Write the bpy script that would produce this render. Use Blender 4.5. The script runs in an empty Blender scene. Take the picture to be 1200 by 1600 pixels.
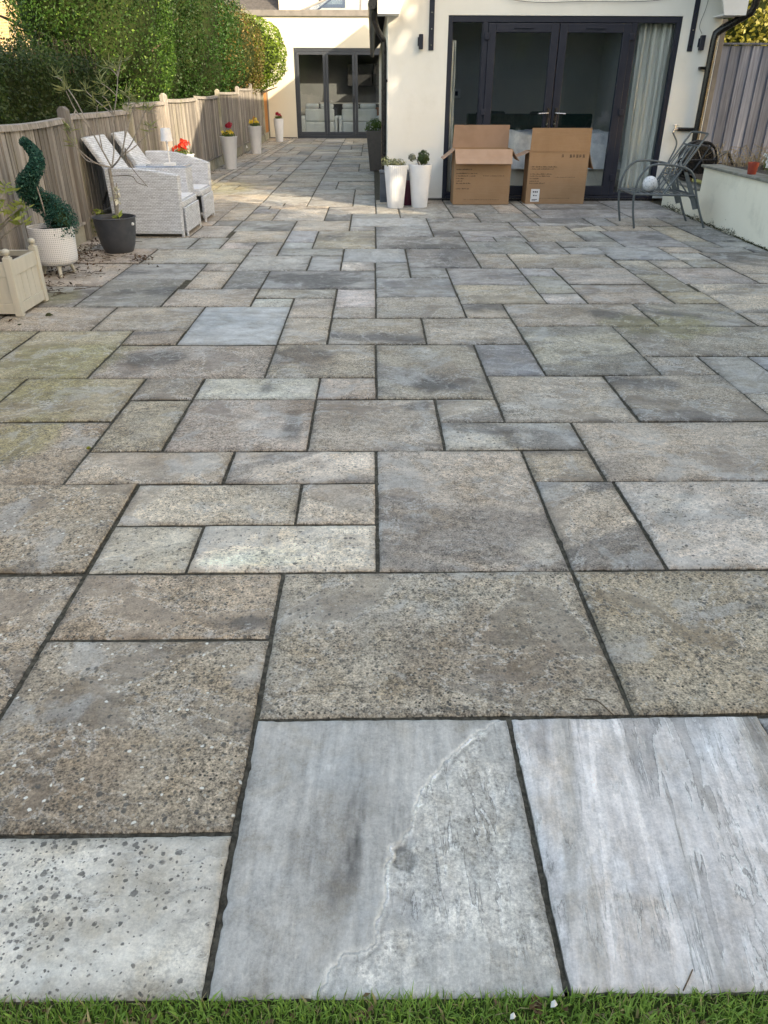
import bpy, math, random
import numpy as np
from mathutils import Vector, Matrix
R = math.radians
scene = bpy.context.scene
col = scene.collection

# ------------------------------------------------------------------ camera
cam_d = bpy.data.cameras.new('camera'); cam = bpy.data.objects.new('camera', cam_d); col.objects.link(cam)
cam_d.sensor_fit = 'VERTICAL'; cam_d.sensor_height = 36.0
cam_d.lens = 1145.38 / 1600 * 36.0
cam_d.clip_start = 0.05; cam_d.clip_end = 400
rt = Vector((0.9998961, -0.0141691, 0.0026372)); fw = Vector((0.0136096, 0.8680406, -0.4963066)); up = Vector((0.0047431, 0.4962910, 0.8681433))
cam.matrix_world = Matrix(((rt.x, up.x, -fw.x, 0), (rt.y, up.y, -fw.y, 0), (rt.z, up.z, -fw.z, 1.28), (0, 0, 0, 1)))
scene.camera = cam

# ------------------------------------------------------------------ light and sky
SUN_DIR = Vector((-1.08, 1.0, -0.70)).normalized()        # direction the light travels
elev = math.asin(-SUN_DIR.z)
az = math.atan2(-SUN_DIR.x, -SUN_DIR.y)                    # from +Y clockwise, towards the sun
w = bpy.data.worlds.new("World"); scene.world = w; w.use_nodes = True
nt = w.node_tree
bg = nt.nodes['Background']; sky = nt.nodes.new('ShaderNodeTexSky'); sky.sky_type = 'NISHITA'
sky.sun_disc = False; sky.sun_elevation = elev; sky.sun_rotation = az
sky.air_density = 1.0; sky.dust_density = 1.6; sky.ozone_density = 0.8
nt.links.new(sky.outputs[0], bg.inputs[0]); bg.inputs[1].default_value = 0.15
sd = bpy.data.lights.new('sun', 'SUN'); sd.energy = 2.0; sd.angle = R(0.6); sd.color = (1.0, 0.96, 0.90)
sun = bpy.data.objects.new('sun', sd); col.objects.link(sun)
sun.rotation_euler = SUN_DIR.to_track_quat('-Z', 'Y').to_euler(); sun.location = (6, -8, 8)
vs = scene.view_settings
vs.view_transform = 'Standard'; vs.look = 'None'; vs.gamma = 1.0; vs.exposure = 2.05
vs.use_curve_mapping = False
vs.use_white_balance = True; vs.white_balance_temperature = 9300; vs.white_balance_tint = 10

# ------------------------------------------------------------------ materials
def nodes_of(name):
    m = bpy.data.materials.new(name); m.use_nodes = True
    return m, m.node_tree.nodes, m.node_tree.links, m.node_tree.nodes['Principled BSDF']
def N(ns, t, **k):
    n = ns.new(t)
    for a, b in k.items(): setattr(n, a, b)
    return n
def noise(ns, ls, vec, scale, detail=4, rough=.6, dist=0):
    n = ns.new('ShaderNodeTexNoise'); n.inputs['Scale'].default_value = scale
    n.inputs['Detail'].default_value = detail; n.inputs['Roughness'].default_value = rough; n.inputs['Distortion'].default_value = dist
    if vec is not None: ls.new(vec, n.inputs['Vector'])
    return n.outputs['Fac']
def mathn(ns, ls, op, a, b=None, c=None, clamp=False):
    n = ns.new('ShaderNodeMath'); n.operation = op; n.use_clamp = clamp
    for i, v in enumerate((a, b, c)):
        if v is None: continue
        if isinstance(v, (int, float)): n.inputs[i].default_value = v
        else: ls.new(v, n.inputs[i])
    return n.outputs[0]
def ramp(ns, ls, v, a, b, lo=0.0, hi=1.0):
    n = ns.new('ShaderNodeMapRange'); n.clamp = True; n.interpolation_type = 'SMOOTHSTEP'
    for i, x in zip((1, 2, 3, 4), (a, b, lo, hi)): n.inputs[i].default_value = x
    ls.new(v, n.inputs[0]); return n.outputs[0]
def mix(ns, ls, f, a, b, blend='MIX'):
    n = ns.new('ShaderNodeMix'); n.data_type = 'RGBA'; n.blend_type = blend
    for s, v in ((n.inputs[0], f), (n.inputs[6], a), (n.inputs[7], b)):
        if isinstance(v, (int, float)): s.default_value = v
        elif isinstance(v, tuple): s.default_value = (v + (1,))[:4]
        else: ls.new(v, s)
    return n.outputs[2]
def bump(ns, ls, h, strength, dist, bsdf, nrm=None):
    b = ns.new('ShaderNodeBump'); b.inputs['Strength'].default_value = strength; b.inputs['Distance'].default_value = dist
    ls.new(h, b.inputs['Height'])
    if nrm is not None: ls.new(nrm, b.inputs['Normal'])
    if bsdf is not None: ls.new(b.outputs[0], bsdf.inputs['Normal'])
    return b.outputs[0]
def objco(ns, ls, sc=(1, 1, 1)):
    t = ns.new('ShaderNodeTexCoord'); m = ns.new('ShaderNodeMapping'); m.inputs['Scale'].default_value = sc
    ls.new(t.outputs['Object'], m.inputs[0]); return m.outputs[0]
def mat(name, c, rough=.6, c2=None, sc=8, metal=0, spec=.5, bs=0, bd=.002, bsc=60, stretch=(1, 1, 1), lo=.35, hi=.7, detail=5, attr=None, dirt=None):
    m, ns, ls, b = nodes_of(name)
    b.inputs['Roughness'].default_value = rough; b.inputs['Metallic'].default_value = metal; b.inputs['Specular IOR Level'].default_value = spec
    v = objco(ns, ls, stretch)
    c2 = c2 or tuple(x * .82 for x in c)
    out = mix(ns, ls, ramp(ns, ls, noise(ns, ls, v, sc, detail), lo, hi), c, c2)
    if attr:
        a = N(ns, 'ShaderNodeAttribute', attribute_name=attr); out = mix(ns, ls, 1.0, out, a.outputs['Color'], 'MULTIPLY')
    if dirt:
        v2 = objco(ns, ls); out = mix(ns, ls, ramp(ns, ls, noise(ns, ls, v2, dirt[1], 8, .7), .5, .75, 0, dirt[2]), out, dirt[0])
    ls.new(out, b.inputs['Base Color'])
    if bs: bump(ns, ls, noise(ns, ls, v, bsc, 5), bs, bd, b)
    rr = ramp(ns, ls, noise(ns, ls, v, sc * 2.3, 3), .3, .7, max(rough - .06, .02), min(rough + .08, 1)); ls.new(rr, b.inputs['Roughness'])
    return m
M = {}
M['render_wall'] = mat('cream_render', (.80, .80, .765), .9, (.755, .755, .715), 1.3, bs=.35, bd=.003, bsc=180, spec=.2, dirt=((.55, .53, .46), 2.2, .25))
M['render_far'] = mat('cream_render_far', (.66, .635, .55), .9, (.63, .605, .52), 1.0, bs=.25, bd=.003, bsc=120, spec=.2)
M['retain'] = mat('retaining_render', (.92, .88, .74), .85, (.89, .85, .71), 2.0, bs=.35, bd=.003, bsc=150, spec=.25, dirt=((.42, .42, .33), 3.0, .3))
M['anthracite'] = mat('anthracite_frame', (.015, .019, .034), .45, (.019, .023, .038), 5, spec=.35)
M['slategrey'] = mat('slate_grey_frame', (.035, .043, .057), .45, (.042, .05, .064), 5)
M['black_pvc'] = mat('black_plastic', (.008, .008, .009), .3, (.014, .014, .014), 20)
M['chrome'] = mat('brushed_chrome', (.6, .6, .6), .25, metal=1)
M['white_pvc'] = mat('white_plastic', (.80, .80, .80), .45, (.74, .74, .73), 4)
M['concrete'] = mat('pale_concrete', (.36, .34, .28), .9, (.24, .24, .17), 7, bs=.5, bd=.004, bsc=90, dirt=((.16, .18, .10), 5, .6))
M['coping'] = mat('stone_coping', (.26, .25, .22), .85, (.15, .15, .115), 9, bs=.6, bd=.004, bsc=70)
M['cream_wood'] = mat('cream_painted_wood', (.58, .555, .485), .55, (.52, .50, .43), 6, bs=.2, bd=.001, bsc=60, stretch=(4, 4, .6))
M['pot_grey'] = mat('charcoal_plastic', (.040, .046, .058), .5, (.055, .06, .072), 12, bs=.1, bd=.001)
M['pot_taupe'] = mat('taupe_resin', (.105, .092, .085), .6, (.085, .075, .07), 14, bs=.2, bd=.001)
M['pot_white'] = mat('white_glazed_resin', (.80, .81, .83), .35, (.74, .75, .77), 6)
M['soil'] = mat('dark_soil', (.035, .025, .017), 1, (.07, .05, .035), 45, bs=1, bd=.01, bsc=60)
M['bark'] = mat('grey_bark', (.30, .28, .25), .85, (.20, .18, .16), 40, bs=.4, bd=.002, bsc=120)
M['bark_dark'] = mat('brown_bark', (.10, .075, .05), .9, (.06, .045, .03), 20, bs=.8, bd=.01, bsc=30)
M['metal_chair'] = mat('grey_green_metal', (.10, .12, .13), .42, (.13, .15, .158), 30, metal=.35)
M['ball_white'] = mat('ball_leather', (.78, .79, .80), .4)
M['ball_line'] = mat('ball_seam', (.15, .17, .19), .5)
M['green_chair'] = mat('green_velvet', (.02, .10, .06), .8, (.015, .07, .045), 8)
M['dark_green'] = mat('dark_teal_fabric', (.012, .045, .045), .9)
M['room_wall'] = mat('room_plaster', (.66, .65, .61), .95, (.62, .61, .57), 2)
M['room_floor'] = mat('room_floor_boards', (.12, .10, .08), .5, (.09, .07, .055), 6, stretch=(1, 8, 1))
M['duvet'] = mat('grey_white_duvet', (.62, .64, .70), .7, (.42, .45, .52), 9, bs=.8, bd=.02, bsc=14)
M['sofa'] = mat('pale_sofa_fabric', (.62, .67, .70), .85, (.56, .61, .64), 5)
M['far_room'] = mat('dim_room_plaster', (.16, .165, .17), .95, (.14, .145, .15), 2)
M['steel'] = mat('dark_kitchen_unit', (.035, .035, .038), .4)
M['rust_red'] = mat('terracotta_red', (.36, .055, .03), .7, (.28, .045, .03), 12)
M['maroon'] = mat('maroon_plastic', (.085, .008, .028), .45)
M['slate_blue'] = mat('slate_blue_plastic', (.075, .095, .12), .55, (.06, .075, .10), 9)
M['roof_tile'] = mat('slate_roof', (.075, .072, .075), .8, (.05, .05, .052), 10, bs=.5, bd=.01, bsc=20)
M['lead'] = mat('grey_fascia', (.20, .19, .185), .7, (.14, .135, .13), 5)
M['white_cloth'] = mat('lampshade_white', (.80, .81, .83), .8)
M['timber_new'] = mat('orange_timber', (.42, .20, .07), .75, (.34, .15, .05), 6, stretch=(20, 20, 1), bs=.3)
M['white_chip'] = mat('white_petal', (.8, .8, .76), .6)
M['moss'] = mat('dark_moss', (.045, .05, .02), 1, (.07, .08, .03), 60, bs=1, bd=.01, bsc=90)
M['ink'] = mat('printed_ink', (.05, .03, .02), .8)
M['sticker'] = mat('white_sticker', (.75, .76, .78), .5)
M['copper'] = mat('copper_orange', (.35, .12, .04), .5)
M['wire'] = mat('thin_cable', (.12, .12, .12), .6)

def wood_mat(name, ca, cb, cc, green=(.16, .17, .09), gz=(.1, .5)):
    m, ns, ls, b = nodes_of(name)
    b.inputs['Specular IOR Level'].default_value = .15
    a = N(ns, 'ShaderNodeAttribute', attribute_name='bc')
    t = ns.new('ShaderNodeTexCoord'); ad = ns.new('ShaderNodeVectorMath'); ad.operation = 'ADD'
    sc = ns.new('ShaderNodeVectorMath'); sc.operation = 'SCALE'; sc.inputs[3].default_value = 37
    ls.new(a.outputs['Color'], sc.inputs[0]); ls.new(t.outputs['Object'], ad.inputs[0]); ls.new(sc.outputs[0], ad.inputs[1])
    mp = ns.new('ShaderNodeMapping'); mp.inputs['Scale'].default_value = (45, 45, 1.6); ls.new(ad.outputs[0], mp.inputs[0])
    g = noise(ns, ls, mp.outputs[0], 1.0, 7, .65, .3)
    c = mix(ns, ls, ramp(ns, ls, g, .3, .55), ca, cb)
    c = mix(ns, ls, ramp(ns, ls, g, .52, .72), c, cc)
    mp2 = ns.new('ShaderNodeMapping'); mp2.inputs['Scale'].default_value = (3, 3, .8); ls.new(t.outputs['Object'], mp2.inputs[0])
    c = mix(ns, ls, ramp(ns, ls, noise(ns, ls, mp2.outputs[0], 1.2, 6, .7), .5, .8, 0, .75), c, green)
    sp = ns.new('ShaderNodeSeparateColor'); ls.new(a.outputs['Color'], sp.inputs[0])
    val = mathn(ns, ls, 'MULTIPLY_ADD', sp.outputs[0], .6, .66)
    cmb = ns.new('ShaderNodeCombineColor'); [ls.new(val, cmb.inputs[i]) for i in range(3)]
    c = mix(ns, ls, 1.0, c, cmb.outputs[0], 'MULTIPLY')
    ls.new(c, b.inputs['Base Color']); b.inputs['Roughness'].default_value = .9
    bump(ns, ls, g, .6, .004, b)
    return m
M['fence_wood'] = wood_mat('weathered_fence_wood', (.145, .132, .122), (.28, .26, .24), (.42, .40, .375))
M['fence_grey'] = wood_mat('silvered_fence_wood', (.11, .128, .17), (.18, .207, .275), (.31, .345, .43), green=(.17, .16, .19))

def leaf_mat(name, trans=.35, rough=.5):
    m, ns, ls, b = nodes_of(name)
    a = N(ns, 'ShaderNodeAttribute', attribute_name='lc')
    ls.new(a.outputs['Color'], b.inputs['Base Color']); b.inputs['Roughness'].default_value = rough
    b.inputs['Specular IOR Level'].default_value = .35
    tr = ns.new('ShaderNodeBsdfTranslucent'); ls.new(a.outputs['Color'], tr.inputs[0])
    mx = ns.new('ShaderNodeMixShader'); mx.inputs[0].default_value = trans
    out = ns['Material Output']; ls.new(b.outputs[0], mx.inputs[1]); ls.new(tr.outputs[0], mx.inputs[2]); ls.new(mx.outputs[0], out.inputs[0])
    return m
M['leaf'] = leaf_mat('foliage'); M['petal'] = leaf_mat('petals', .3, .6); M['grass'] = leaf_mat('grass_blades', .3, .55)
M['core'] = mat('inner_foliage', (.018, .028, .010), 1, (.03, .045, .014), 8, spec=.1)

def glass_mat(name, tint, ior):
    m, ns, ls, b = nodes_of(name); ns.remove(b)
    g = ns.new('ShaderNodeBsdfGlossy'); g.inputs['Roughness'].default_value = .0; g.inputs[0].default_value = (.95, .97, 1, 1)
    t = ns.new('ShaderNodeBsdfTransparent'); t.inputs[0].default_value = tint + (1,)
    ge = ns.new('ShaderNodeNewGeometry'); dp = ns.new('ShaderNodeVectorMath'); dp.operation = 'DOT_PRODUCT'; ls.new(ge.outputs['Incoming'], dp.inputs[0]); ls.new(ge.outputs['Normal'], dp.inputs[1])
    f0 = ((ior - 1) / (ior + 1)) ** 2; q = mathn(ns, ls, 'POWER', mathn(ns, ls, 'SUBTRACT', 1.0, mathn(ns, ls, 'ABSOLUTE', dp.outputs['Value'])), 5.0)
    k = mathn(ns, ls, 'MULTIPLY_ADD', q, 1 - f0, f0, clamp=True)
    mx = ns.new('ShaderNodeMixShader'); ls.new(k, mx.inputs[0]); ls.new(t.outputs[0], mx.inputs[1]); ls.new(g.outputs[0], mx.inputs[2])
    ls.new(mx.outputs[0], ns['Material Output'].inputs[0]); return m
M['glass'] = glass_mat('window_glass', (.97, .985, .975), 1.5)
M['glass_roof'] = glass_mat('rooflight_glass', (.8, .85, .9), 2.0)

def card_mat():
    m, ns, ls, b = nodes_of('corrugated_cardboard')
    v = objco(ns, ls, (1, 1, 1)); v2 = objco(ns, ls, (4, 4, 90))
    c = mix(ns, ls, ramp(ns, ls, noise(ns, ls, v, 3, 5), .35, .7), (.36, .225, .135), (.31, .19, .11))
    c = mix(ns, ls, ramp(ns, ls, noise(ns, ls, v2, 1, 3), .4, .7, 0, .25), c, (.40, .265, .17))
    ls.new(c, b.inputs['Base Color']); b.inputs['Roughness'].default_value = .85; b.inputs['Specular IOR Level'].default_value = .2
    bump(ns, ls, noise(ns, ls, v, 9, 3), .4, .012, b); return m
M['card'] = card_mat()
M['card_in'] = mat('cardboard_inside', (.46, .31, .23), .9, (.41, .27, .195), 5, spec=.15, bs=.3, bd=.006, bsc=9)

def wicker_mat():
    m, ns, ls, b = nodes_of('white_wicker')
    t = ns.new('ShaderNodeTexCoord'); s = ns.new('ShaderNodeSeparateXYZ'); ls.new(t.outputs['Object'], s.inputs[0])
    u = mathn(ns, ls, 'ADD', s.outputs[0], s.outputs[1]); cb = ns.new('ShaderNodeCombineXYZ')
    ls.new(u, cb.inputs[0]); ls.new(s.outputs[2], cb.inputs[1])
    br = ns.new('ShaderNodeTexBrick'); ls.new(cb.outputs[0], br.inputs[0])
    br.inputs['Scale'].default_value = 1; br.inputs['Brick Width'].default_value = .034; br.inputs['Row Height'].default_value = .0145
    br.inputs['Mortar Size'].default_value = .003; br.inputs['Mortar Smooth'].default_value = .6; br.inputs['Bias'].default_value = 0
    br.inputs['Color1'].default_value = (.70, .74, .79, 1); br.inputs['Color2'].default_value = (.50, .53, .58, 1); br.inputs['Mortar'].default_value = (.28, .30, .33, 1)
    c = mix(ns, ls, ramp(ns, ls, noise(ns, ls, objco(ns, ls, (1, 1, 8)), 6, 4), .35, .7, 0, .5), br.outputs[0], (.74, .78, .83))
    ls.new(c, b.inputs['Base Color']); b.inputs['Roughness'].default_value = .6
    bump(ns, ls, mathn(ns, ls, 'SUBTRACT', 1.0, br.outputs[1]), .7, .004, b); return m
M['wicker'] = wicker_mat()

def diamond_mat():
    m, ns, ls, b = nodes_of('white_diamond_ceramic')
    t = ns.new('ShaderNodeTexCoord'); s = ns.new('ShaderNodeSeparateXYZ'); ls.new(t.outputs['Object'], s.inputs[0])
    a = mathn(ns, ls, 'MULTIPLY', mathn(ns, ls, 'ARCTAN2', s.outputs[1], s.outputs[0]), 36.0)
    z = mathn(ns, ls, 'MULTIPLY', s.outputs[2], 210.0)
    p = mathn(ns, ls, 'MULTIPLY', mathn(ns, ls, 'SINE', mathn(ns, ls, 'ADD', a, z)), mathn(ns, ls, 'SINE', mathn(ns, ls, 'SUBTRACT', a, z)))
    k = ramp(ns, ls, p, .25, .75)
    ls.new(mix(ns, ls, k, (.78, .79, .81), (.42, .43, .46)), b.inputs['Base Color']); b.inputs['Roughness'].default_value = .5
    bump(ns, ls, mathn(ns, ls, 'SUBTRACT', 1.0, k), .6, .003, b); return m
M['diamond'] = diamond_mat()

def brick_mat(name, c1, c2, mo):
    m, ns, ls, b = nodes_of(name)
    t = ns.new('ShaderNodeTexCoord'); s = ns.new('ShaderNodeSeparateXYZ'); ls.new(t.outputs['Object'], s.inputs[0])
    cb = ns.new('ShaderNodeCombineXYZ'); ls.new(mathn(ns, ls, 'ADD', s.outputs[0], s.outputs[1]), cb.inputs[0]); ls.new(s.outputs[2], cb.inputs[1])
    br = ns.new('ShaderNodeTexBrick'); ls.new(cb.outputs[0], br.inputs[0]); br.inputs['Scale'].default_value = 1
    br.inputs['Brick Width'].default_value = .225; br.inputs['Row Height'].default_value = .075; br.inputs['Mortar Size'].default_value = .008
    for i, c in (('Color1', c1), ('Color2', c2), ('Mortar', mo)): br.inputs[i].default_value = c + (1,)
    ls.new(br.outputs[0], b.inputs['Base Color']); b.inputs['Roughness'].default_value = .9
    bump(ns, ls, mathn(ns, ls, 'SUBTRACT', 1.0, br.outputs[1]), .5, .01, b); return m
M['yellow_brick'] = brick_mat('yellow_brick', (.55, .40, .20), (.44, .30, .15), (.45, .40, .32))

def curtain_mat():
    m, ns, ls, b = nodes_of('white_curtain')
    b.inputs['Base Color'].default_value = (.78, .80, .79, 1); b.inputs['Roughness'].default_value = .9
    v = objco(ns, ls, (30, 30, 1)); ls.new(mix(ns, ls, noise(ns, ls, v, 1, 3), (.82, .83, .82), (.70, .72, .71)), b.inputs['Base Color'])
    tr = ns.new('ShaderNodeBsdfTranslucent'); tr.inputs[0].default_value = (.8, .8, .78, 1)
    mx = ns.new('ShaderNodeMixShader'); mx.inputs[0].default_value = .3
    ls.new(b.outputs[0], mx.inputs[1]); ls.new(tr.outputs[0], mx.inputs[2]); ls.new(mx.outputs[0], ns['Material Output'].inputs[0]); return m
M['curtain'] = curtain_mat()

# ------------------------------------------------------------------ object helpers
def root_loc(p):
    while p.parent: p = p.parent
    return np.array(p.location)
def link(o, parent=None):
    col.objects.link(o)
    if parent is not None: o.parent = parent
    return o
def tag(o, label=None, cat=None, group=None, kind=None):
    if label: o['label'] = label
    if cat: o['category'] = cat
    if group: o['group'] = group
    if kind: o['kind'] = kind
    return o
def thing(name, loc, label, cat, group=None, rz=0):
    o = bpy.data.objects.new(name, None); o.empty_display_size = .2; o.location = loc; o.rotation_euler = (0, 0, rz)
    col.objects.link(o); return tag(o, label, cat, group)
def npmesh(name, V, F, m, parent=None, smooth=False, loc=None, attrs=None, faceattr=None):
    """F: (n,4) or (n,3) int array, or list of tuples"""
    V = np.asarray(V, dtype=np.float32).reshape(-1, 3)
    off = root_loc(parent) if parent is not None else (np.array(loc) if loc is not None else np.zeros(3))
    V = V - off.astype(np.float32)
    me = bpy.data.meshes.new(name)
    if isinstance(F, np.ndarray):
        k = F.shape[1]; n = len(F)
        me.vertices.add(len(V)); me.vertices.foreach_set('co', V.ravel())
        me.loops.add(n * k); me.loops.foreach_set('vertex_index', F.astype(np.int32).ravel())
        me.polygons.add(n); me.polygons.foreach_set('loop_start', np.arange(0, n * k, k, dtype=np.int32))
        me.update(calc_edges=True)
    else:
        me.from_pydata(V.tolist(), [], F); me.update()
    if attrs:
        for an, (ty, data) in attrs.items():
            a = me.attributes.new(an, ty, 'POINT'); data = np.asarray(data, dtype=np.float32)
            if ty == 'FLOAT_COLOR':
                if data.shape[1] == 3: data = np.hstack([data, np.ones((len(data), 1), np.float32)])
                a.data.foreach_set('color', data.ravel())
            elif ty == 'FLOAT_VECTOR': a.data.foreach_set('vector', data.ravel())
            else: a.data.foreach_set('value', data.ravel())
    if smooth: me.polygons.foreach_set('use_smooth', np.ones(len(me.polygons), dtype=bool))
    me.materials.append(m)
    o = bpy.data.objects.new(name, me)
    if loc is not None and parent is None: o.location = loc
    link(o, parent); return o
class MB:
    def __init__(s): s.v = []; s.f = []; s.c = []
    def add(s, v, f, c=None):
        b = len(s.v); s.v += [tuple(x) for x in v]; s.f += [tuple(i + b for i in q) for q in f]
        c = c or (random.random(), random.random(), random.random()); s.c += [c] * len(v)
    def box(s, x0, x1, y0, y1, z0, z1, c=None):
        v = [(x, y, z) for z in (z0, z1) for y in (y0, y1) for x in (x0, x1)]
        s.add(v, [(0, 2, 3, 1), (4, 5, 7, 6), (0, 1, 5, 4), (2, 6, 7, 3), (0, 4, 6, 2), (1, 3, 7, 5)], c); return s
    def obox(s, c, ax, ay, az, hx, hy, hz):
        c, ax, ay, az = (Vector(q) for q in (c, ax, ay, az)); ax = ax.normalized(); ay = ay.normalized(); az = az.normalized()
        v = [c + ax * hx * i + ay * hy * j + az * hz * k for k in (-1, 1) for j in (-1, 1) for i in (-1, 1)]
        s.add(v, [(0, 2, 3, 1), (4, 5, 7, 6), (0, 1, 5, 4), (2, 6, 7, 3), (0, 4, 6, 2), (1, 3, 7, 5)]); return s
    def prism(s, pts, ext):
        """planar polygon pts (3D) extruded by vector ext"""
        n = len(pts); e = Vector(ext); v = [Vector(p) for p in pts] + [Vector(p) + e for p in pts]
        s.add(v, [tuple(range(n))[::-1], tuple(range(n, 2 * n))] + [(i, (i + 1) % n, (i + 1) % n + n, i + n) for i in range(n)]); return s
    def tube(s, path, r, n=8, closed=False):
        P = [Vector(p) for p in path]; rs = r if isinstance(r, (list, tuple)) else [r] * len(P)
        v = []; f = []; prev = None; L = len(P)
        for i, p in enumerate(P):
            if closed: t = (P[(i + 1) % L] - P[i - 1])
            else: t = P[min(i + 1, L - 1)] - P[max(i - 1, 0)]
            t = t.normalized() if t.length > 1e-9 else Vector((0, 0, 1))
            if prev is None:
                a = Vector((0, 0, 1)) if abs(t.z) < .9 else Vector((1, 0, 0)); u = t.cross(a).normalized()
            else:
                u = (prev - t * prev.dot(t)); u = u.normalized() if u.length > 1e-6 else prev
            prev = u; q = t.cross(u)
            for k in range(n):
                an = 2 * math.pi * k / n; v.append(p + (u * math.cos(an) + q * math.sin(an)) * rs[i])
        m_ = L if closed else L - 1
        for i in range(m_):
            for k in range(n):
                a = i * n + k; b = i * n + (k + 1) % n; j = ((i + 1) % L) * n
                f.append((a, b, j + (k + 1) % n, j + k))
        if not closed: f += [tuple(range(n))[::-1], tuple(range((L - 1) * n, L * n))]
        s.add(v, f); return s
    def lathe(s, prof, c, n=32, flute=0, nf=24):
        v = []; f = []
        for (r, z) in prof:
            for k in range(n):
                an = 2 * math.pi * k / n; rr = r * (1 + flute * abs(math.sin(an * nf / 2))) if flute else r
                v.append((c[0] + rr * math.cos(an), c[1] + rr * math.sin(an), c[2] + z))
        for i in range(len(prof) - 1):
            for k in range(n):
                f.append((i * n + k, i * n + (k + 1) % n, (i + 1) * n + (k + 1) % n, (i + 1) * n + k))
        f += [tuple(range(n))[::-1], tuple(range((len(prof) - 1) * n, len(prof) * n))]
        s.add(v, f); return s
    def sphere(s, c, r, n=12, sq=(1, 1, 1)):
        prof = [(math.sin(math.pi * (i + .02) / (n + .04)) * r, -math.cos(math.pi * (i + .02) / (n + .04)) * r) for i in range(n + 1)]
        b = len(s.v); s.lathe(prof, (0, 0, 0), n * 2)
        for i in range(b, len(s.v)):
            x, y, z = s.v[i]; s.v[i] = (x * sq[0] + c[0], y * sq[1] + c[1], z * sq[2] + c[2])
        return s
    def build(s, name, m, parent=None, loc=None, smooth=False, bevel=0):
        o = npmesh(name, s.v, s.f, m, parent, smooth, loc, attrs={'bc': ('FLOAT_COLOR', np.array(s.c))})
        if bevel:
            md = o.modifiers.new('bevel', 'BEVEL'); md.width = bevel; md.segments = 2; md.limit_method = 'ANGLE'
        if smooth:
            try:
                md = o.modifiers.new('es', 'EDGE_SPLIT'); md.split_angle = R(40)
            except Exception: pass
        return o
def sbox(name, m, parent, x0, x1, y0, y1, z0, z1, bevel=0, loc=None): return MB().box(x0, x1, y0, y1, z0, z1).build(name, m, parent, loc, bevel=bevel)
def curve(pts, n=8):
    """Catmull-Rom through pts"""
    P = [Vector(p) for p in pts]; P = [P[0] * 2 - P[1]] + P + [P[-1] * 2 - P[-2]]; out = []
    for i in range(1, len(P) - 2):
        for k in range(n):
            t = k / n; a, b, c, d = P[i - 1], P[i], P[i + 1], P[i + 2]
            out.append(.5 * ((2 * b) + (c - a) * t + (2 * a - 5 * b + 4 * c - d) * t * t + (-a + 3 * b - 3 * c + d) * t ** 3))
    out.append(P[-2]); return out

# ------------------------------------------------------------------ numpy noise
def vhash(ix, iy, seed):
    h = (ix.astype(np.int64) * 374761393 + iy.astype(np.int64) * 668265263 + seed * 974634777) & 0x7fffffff
    h = ((h ^ (h >> 13)) * 1274126177) & 0x7fffffff
    return ((h ^ (h >> 16)) & 0xffff) / 65535.0
def vnoise(x, y, seed=0):
    ix = np.floor(x); iy = np.floor(y); fx = x - ix; fy = y - iy
    fx = fx * fx * (3 - 2 * fx); fy = fy * fy * (3 - 2 * fy); ix = ix.astype(int); iy = iy.astype(int)
    a = vhash(ix, iy, seed); b = vhash(ix + 1, iy, seed); c = vhash(ix, iy + 1, seed); d = vhash(ix + 1, iy + 1, seed)
    return (a * (1 - fx) + b * fx) * (1 - fy) + (c * (1 - fx) + d * fx) * fy
def fbm(x, y, seed=0, o=4):
    s = 0; a = .5; t = 0
    for i in range(o): s = s + a * vnoise(x * 2 ** i, y * 2 ** i, seed + i * 17); t += a; a *= .55
    return s / t
def sst(x, a, b): t = np.clip((x - a) / (b - a), 0, 1); return t * t * (3 - 2 * t)
rng = np.random.RandomState(11); random.seed(4)

# ------------------------------------------------------------------ foliage
def leaves(name, pts, nrm, size, cols, parent=None, loc=None, aspect=.55, m=None, jitter=.9, up=None):
    n = len(pts); pts = np.asarray(pts, float); nrm = np.asarray(nrm, float)
    nn = nrm + rng.normal(0, jitter, (n, 3)); nn /= np.linalg.norm(nn, axis=1)[:, None] + 1e-9
    r = rng.normal(0, 1, (n, 3)) if up is None else np.asarray(up) + rng.normal(0, .35, (n, 3))
    t = r - nn * (r * nn).sum(1)[:, None]; t /= np.linalg.norm(t, axis=1)[:, None] + 1e-9
    b = np.cross(nn, t); s = (size * rng.uniform(.6, 1.25, n))[:, None] if np.isscalar(size) else np.asarray(size)[:, None]
    V = np.empty((n, 4, 3)); V[:, 0] = pts - t * s * .5; V[:, 2] = pts + t * s * .5
    V[:, 1] = pts + b * s * aspect * .5 + nn * s * .08 - t * s * .05; V[:, 3] = pts - b * s * aspect * .5 + nn * s * .08 - t * s * .05
    F = np.arange(n * 4).reshape(n, 4); C = np.repeat(np.asarray(cols)[:, None, :], 4, 1).reshape(-1, 3)
    return npmesh(name, V.reshape(-1, 3), F, m or M['leaf'], parent, loc=loc, attrs={'lc': ('FLOAT_COLOR', C)})
def leafcols(n, a, b, extra=None, pe=.1, clump=None):
    t = rng.rand(n)[:, None] if clump is None else np.clip(clump[:, None] + rng.normal(0, .18, (n, 1)), 0, 1)
    c = np.array(a) * (1 - t) + np.array(b) * t
    if extra is not None:
        k = rng.rand(n) < pe; c[k] = np.array(extra) * rng.uniform(.7, 1.2, (k.sum(), 1))
    return c * rng.uniform(.8, 1.2, (n, 1))
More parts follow.
